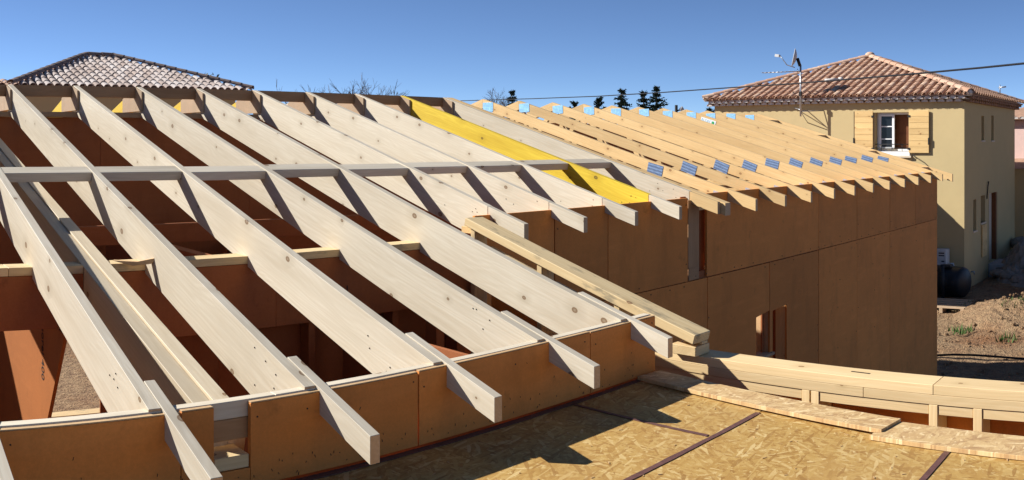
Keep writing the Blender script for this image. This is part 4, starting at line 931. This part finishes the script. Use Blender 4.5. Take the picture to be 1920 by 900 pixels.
# ------------------------------------------------------------------ trees
def conifer(px, ytop, dist, rel_w, label, seed, group='conifers on the skyline'):
    rnd = random.Random(seed); top = ray_r(px, ytop, dist); base = Vector((top.x, top.y, GZ)); H = top.z - GZ
    t_ = thing('conifer_tree', base, label, 'tree', group)
    tube('trunk', [base, base + Vector((0, 0, H * 0.5)), base + Vector((0, 0, H * 0.97))], [0.22, 0.13, 0.02], 'bark', t_)
    bm = bmesh.new(); tiers = max(9, int(H * 2.3)); full = rel_w > 0.12
    for i in range(tiers):
        f = i / tiers; z = H * (0.10 + 0.89 * f); R_ = H * rel_w * 1.45 * ((1 - f) ** (0.8 if full else 0.45)) + 0.06
        for b_ in range(17 if full else 14):
            a = rnd.uniform(0, 6.28); ln = R_ * (rnd.uniform(0.35, 1.2) if full else rnd.uniform(0.8, 1.1)); lift = rnd.uniform(-0.15, 0.45) if full else 0.9
            d = Vector((math.cos(a), math.sin(a), lift)); c = base + Vector((0, 0, z + rnd.uniform(-.12, .12))); m_ = max(3, int(ln / 0.11))
            for s_ in range(m_):
                u0 = (s_ + 0.5) / m_; p = c + d * ln * u0 + Vector((0, 0, -0.20 * ln * u0 * u0 + 0.12 * ln * u0 ** 4))
                wd = 0.05 + 0.16 * (1 - u0)
                for q in range(3):
                    v = (Vector((rnd.gauss(0, 1), rnd.gauss(0, 1), rnd.gauss(0, .6))).normalized() + d * 0.6).normalized() * rnd.uniform(0.6, 1.2) * (wd + 0.07); u = v.cross(Vector((rnd.random(), rnd.random(), rnd.random()))).normalized() * 0.05
                    bm.faces.new([bm.verts.new(p + x) for x in (-u - v * .3, u - v * .3, v)])
    link('crown', to_mesh('crown', bm, 'needle'), t_, Matrix.Translation((0, 0, ZC)))
conifer(960, 162, 62, 0.15, 'small dark conifer at the left end of the skyline row, beside a bare poplar', 3)
conifer(975, 184, 66, 0.13, 'tiny conifer top right of the small dark conifer', 31)
conifer(1076, 186, 60, 0.09, 'low rounded cypress top between the conifers on the skyline', 5)
conifer(1123, 177, 60, 0.075, 'slim pointed cypress on the skyline', 7)
conifer(1165, 159, 60, 0.21, 'broad dark conifer right of the slim cypress', 11)
conifer(1207, 164, 58, 0.20, 'dark conifer touching the tallest one on its left side', 13)
conifer(1231, 154, 60, 0.22, 'tallest dark conifer on the skyline', 17)
conifer(1331, 193, 44, 0.2, 'dark conifer just beside the left corner of the ochre house', 19)
def bare_tree(base, H, spread, label, seed, depth=5, stems=5, r0=0.09, mat='twig', group='bare winter trees'):
    rnd = random.Random(seed); base = Vector(base); t_ = thing('bare_tree', base, label, 'tree', group)
    tube('trunk', [base, base + Vector((0, 0, H * 0.42))], [r0 * 2, r0 * 1.4], 'bark', t_, 7)
    bm = bmesh.new()
    def seg(a, b_, ra, rb):
        d = (b_ - a).normalized(); u = d.cross(Vector((0.3, 0.5, 0.8))).normalized(); v = d.cross(u)
        A = [bm.verts.new(a + (u * math.cos(k * 2.094) + v * math.sin(k * 2.094)) * ra) for k in range(3)]; B = [bm.verts.new(b_ + (u * math.cos(k * 2.094) + v * math.sin(k * 2.094)) * rb) for k in range(3)]
        for k in range(3): bm.faces.new((A[k], A[(k + 1) % 3], B[(k + 1) % 3], B[k]))
    def grow(p, d, L, r, n):
        q = p + d * L; seg(p, q, r, r * 0.68)
        if n == 0: return
        for c in range(rnd.choice((2, 3, 3))):
            e = (d + Vector((rnd.gauss(0, .38), rnd.gauss(0, .38), rnd.gauss(0.08, .25)))).normalized(); grow(p + d * L * rnd.uniform(0.55, 1.0), e, L * rnd.uniform(0.6, 0.85), max(r * 0.64, 0.008), n - 1)
    for i in range(stems):
        a = i * 6.28 / stems + rnd.uniform(-.4, .4); d = Vector((math.cos(a) * spread, math.sin(a) * spread, 1)).normalized(); grow(base + Vector((0, 0, H * 0.40)), d, H * 0.21, r0, depth)
    link('crown', to_mesh('crown', bm, mat), t_, Matrix.Translation((0, 0, ZC)))
c = ray_r(650, 137, 46); bare_tree((c.x, c.y, GZ), c.z - GZ + 0.5, 1.05, 'bare winter tree showing above the ridge blocks', 5, 5, 9, 0.07)
c = ray_r(600, 145, 45); bare_tree((c.x, c.y, GZ), c.z - GZ + 0.4, 1.0, 'bare winter tree left of the larger one above the ridge', 9, 5, 7, 0.06)
c = ray_r(938, 166, 80); bare_tree((c.x, c.y, GZ), c.z - GZ, 0.18, 'faint bare poplar left of the small dark conifer', 4, 5, 5, 0.05)
c = ray_r(394, 134, 50)
def bush(c, R_, label, seed, mat='olive', n=700):
    rnd = random.Random(seed); t_ = thing('leafy_tree', (c.x, c.y, GZ), label, 'tree'); tube('trunk', [(c.x, c.y, GZ), (c.x, c.y, c.z - R_ * 0.3)], [0.2, 0.08], 'bark', t_)
    bm = bmesh.new()
    for i in range(n):
        d = Vector((rnd.gauss(0, 1), rnd.gauss(0, 1), rnd.gauss(0, 1))).normalized(); p = c + Vector((0, 0, -R_)) + d * R_ * rnd.uniform(0.3, 1.05) * (0.8 + 0.4 * noise.noise(d * 3 + Vector((seed, 0, 0))))
        v = Vector((rnd.gauss(0, 1), rnd.gauss(0, 1), rnd.gauss(0, 1))).normalized() * 0.14; u = v.cross(d).normalized() * 0.06
        bm.faces.new([bm.verts.new(p + x) for x in (-v, u, v, -u)])
    link('crown', to_mesh('crown', bm, mat), t_, Matrix.Translation((0, 0, ZC)))
bush(c, 0.75, 'top of a pale green tree behind the right hip of the grey tiled roof', 3, n=160)
bush(ray_r(34, 140, 30), 0.5, 'pale leafy shrub top at the left end of the grey tiled roof', 8, n=200)

# street lamp beyond the trusses and overhead cable
lamp = thing('street_lamp', ray_r(1268, 260, 42), 'small street lamp on a dark post beyond the trusses', 'street lamp')
q = ray_r(1268, 197, 42); tube('post', [(q.x, q.y, GZ), q], 0.07, 'black', lamp); q2 = ray_r(1275, 206, 42); q3 = ray_r(1281, 202, 42); tube('arm', [ray_r(1268, 208, 42), q2], 0.035, 'black', lamp); tube('lamp_head', [q2, q3], [0.07, 0.11], 'dish', lamp, 8)
wire_px = [(760, 192.0, 44), (880, 188.5, 40), (1000, 185, 36), (1120, 180.5, 32), (1240, 173.5, 28.5), (1360, 165, 25), (1480, 157.5, 21.5), (1600, 148, 18.5), (1720, 138, 16), (1840, 127, 14), (1960, 115, 12.5), (2080, 102, 11.5)]
tag(tube('overhead_cable', [ray_r(*p) for p in wire_px], 0.017, 'wire', None, 6), 'black overhead cable sagging across the sky in front of the ochre house', 'cable')
tag(tube('ground_cable', [(16.2 + 0.1 * i, 5.6 - 0.35 * i + 0.05 * math.sin(i), GZ + 0.13 + 0.05 * math.sin(i * 0.7)) for i in range(14)], 0.022, 'wire'), 'dark cable lying across the bare earth beyond the wall corner', 'cable')
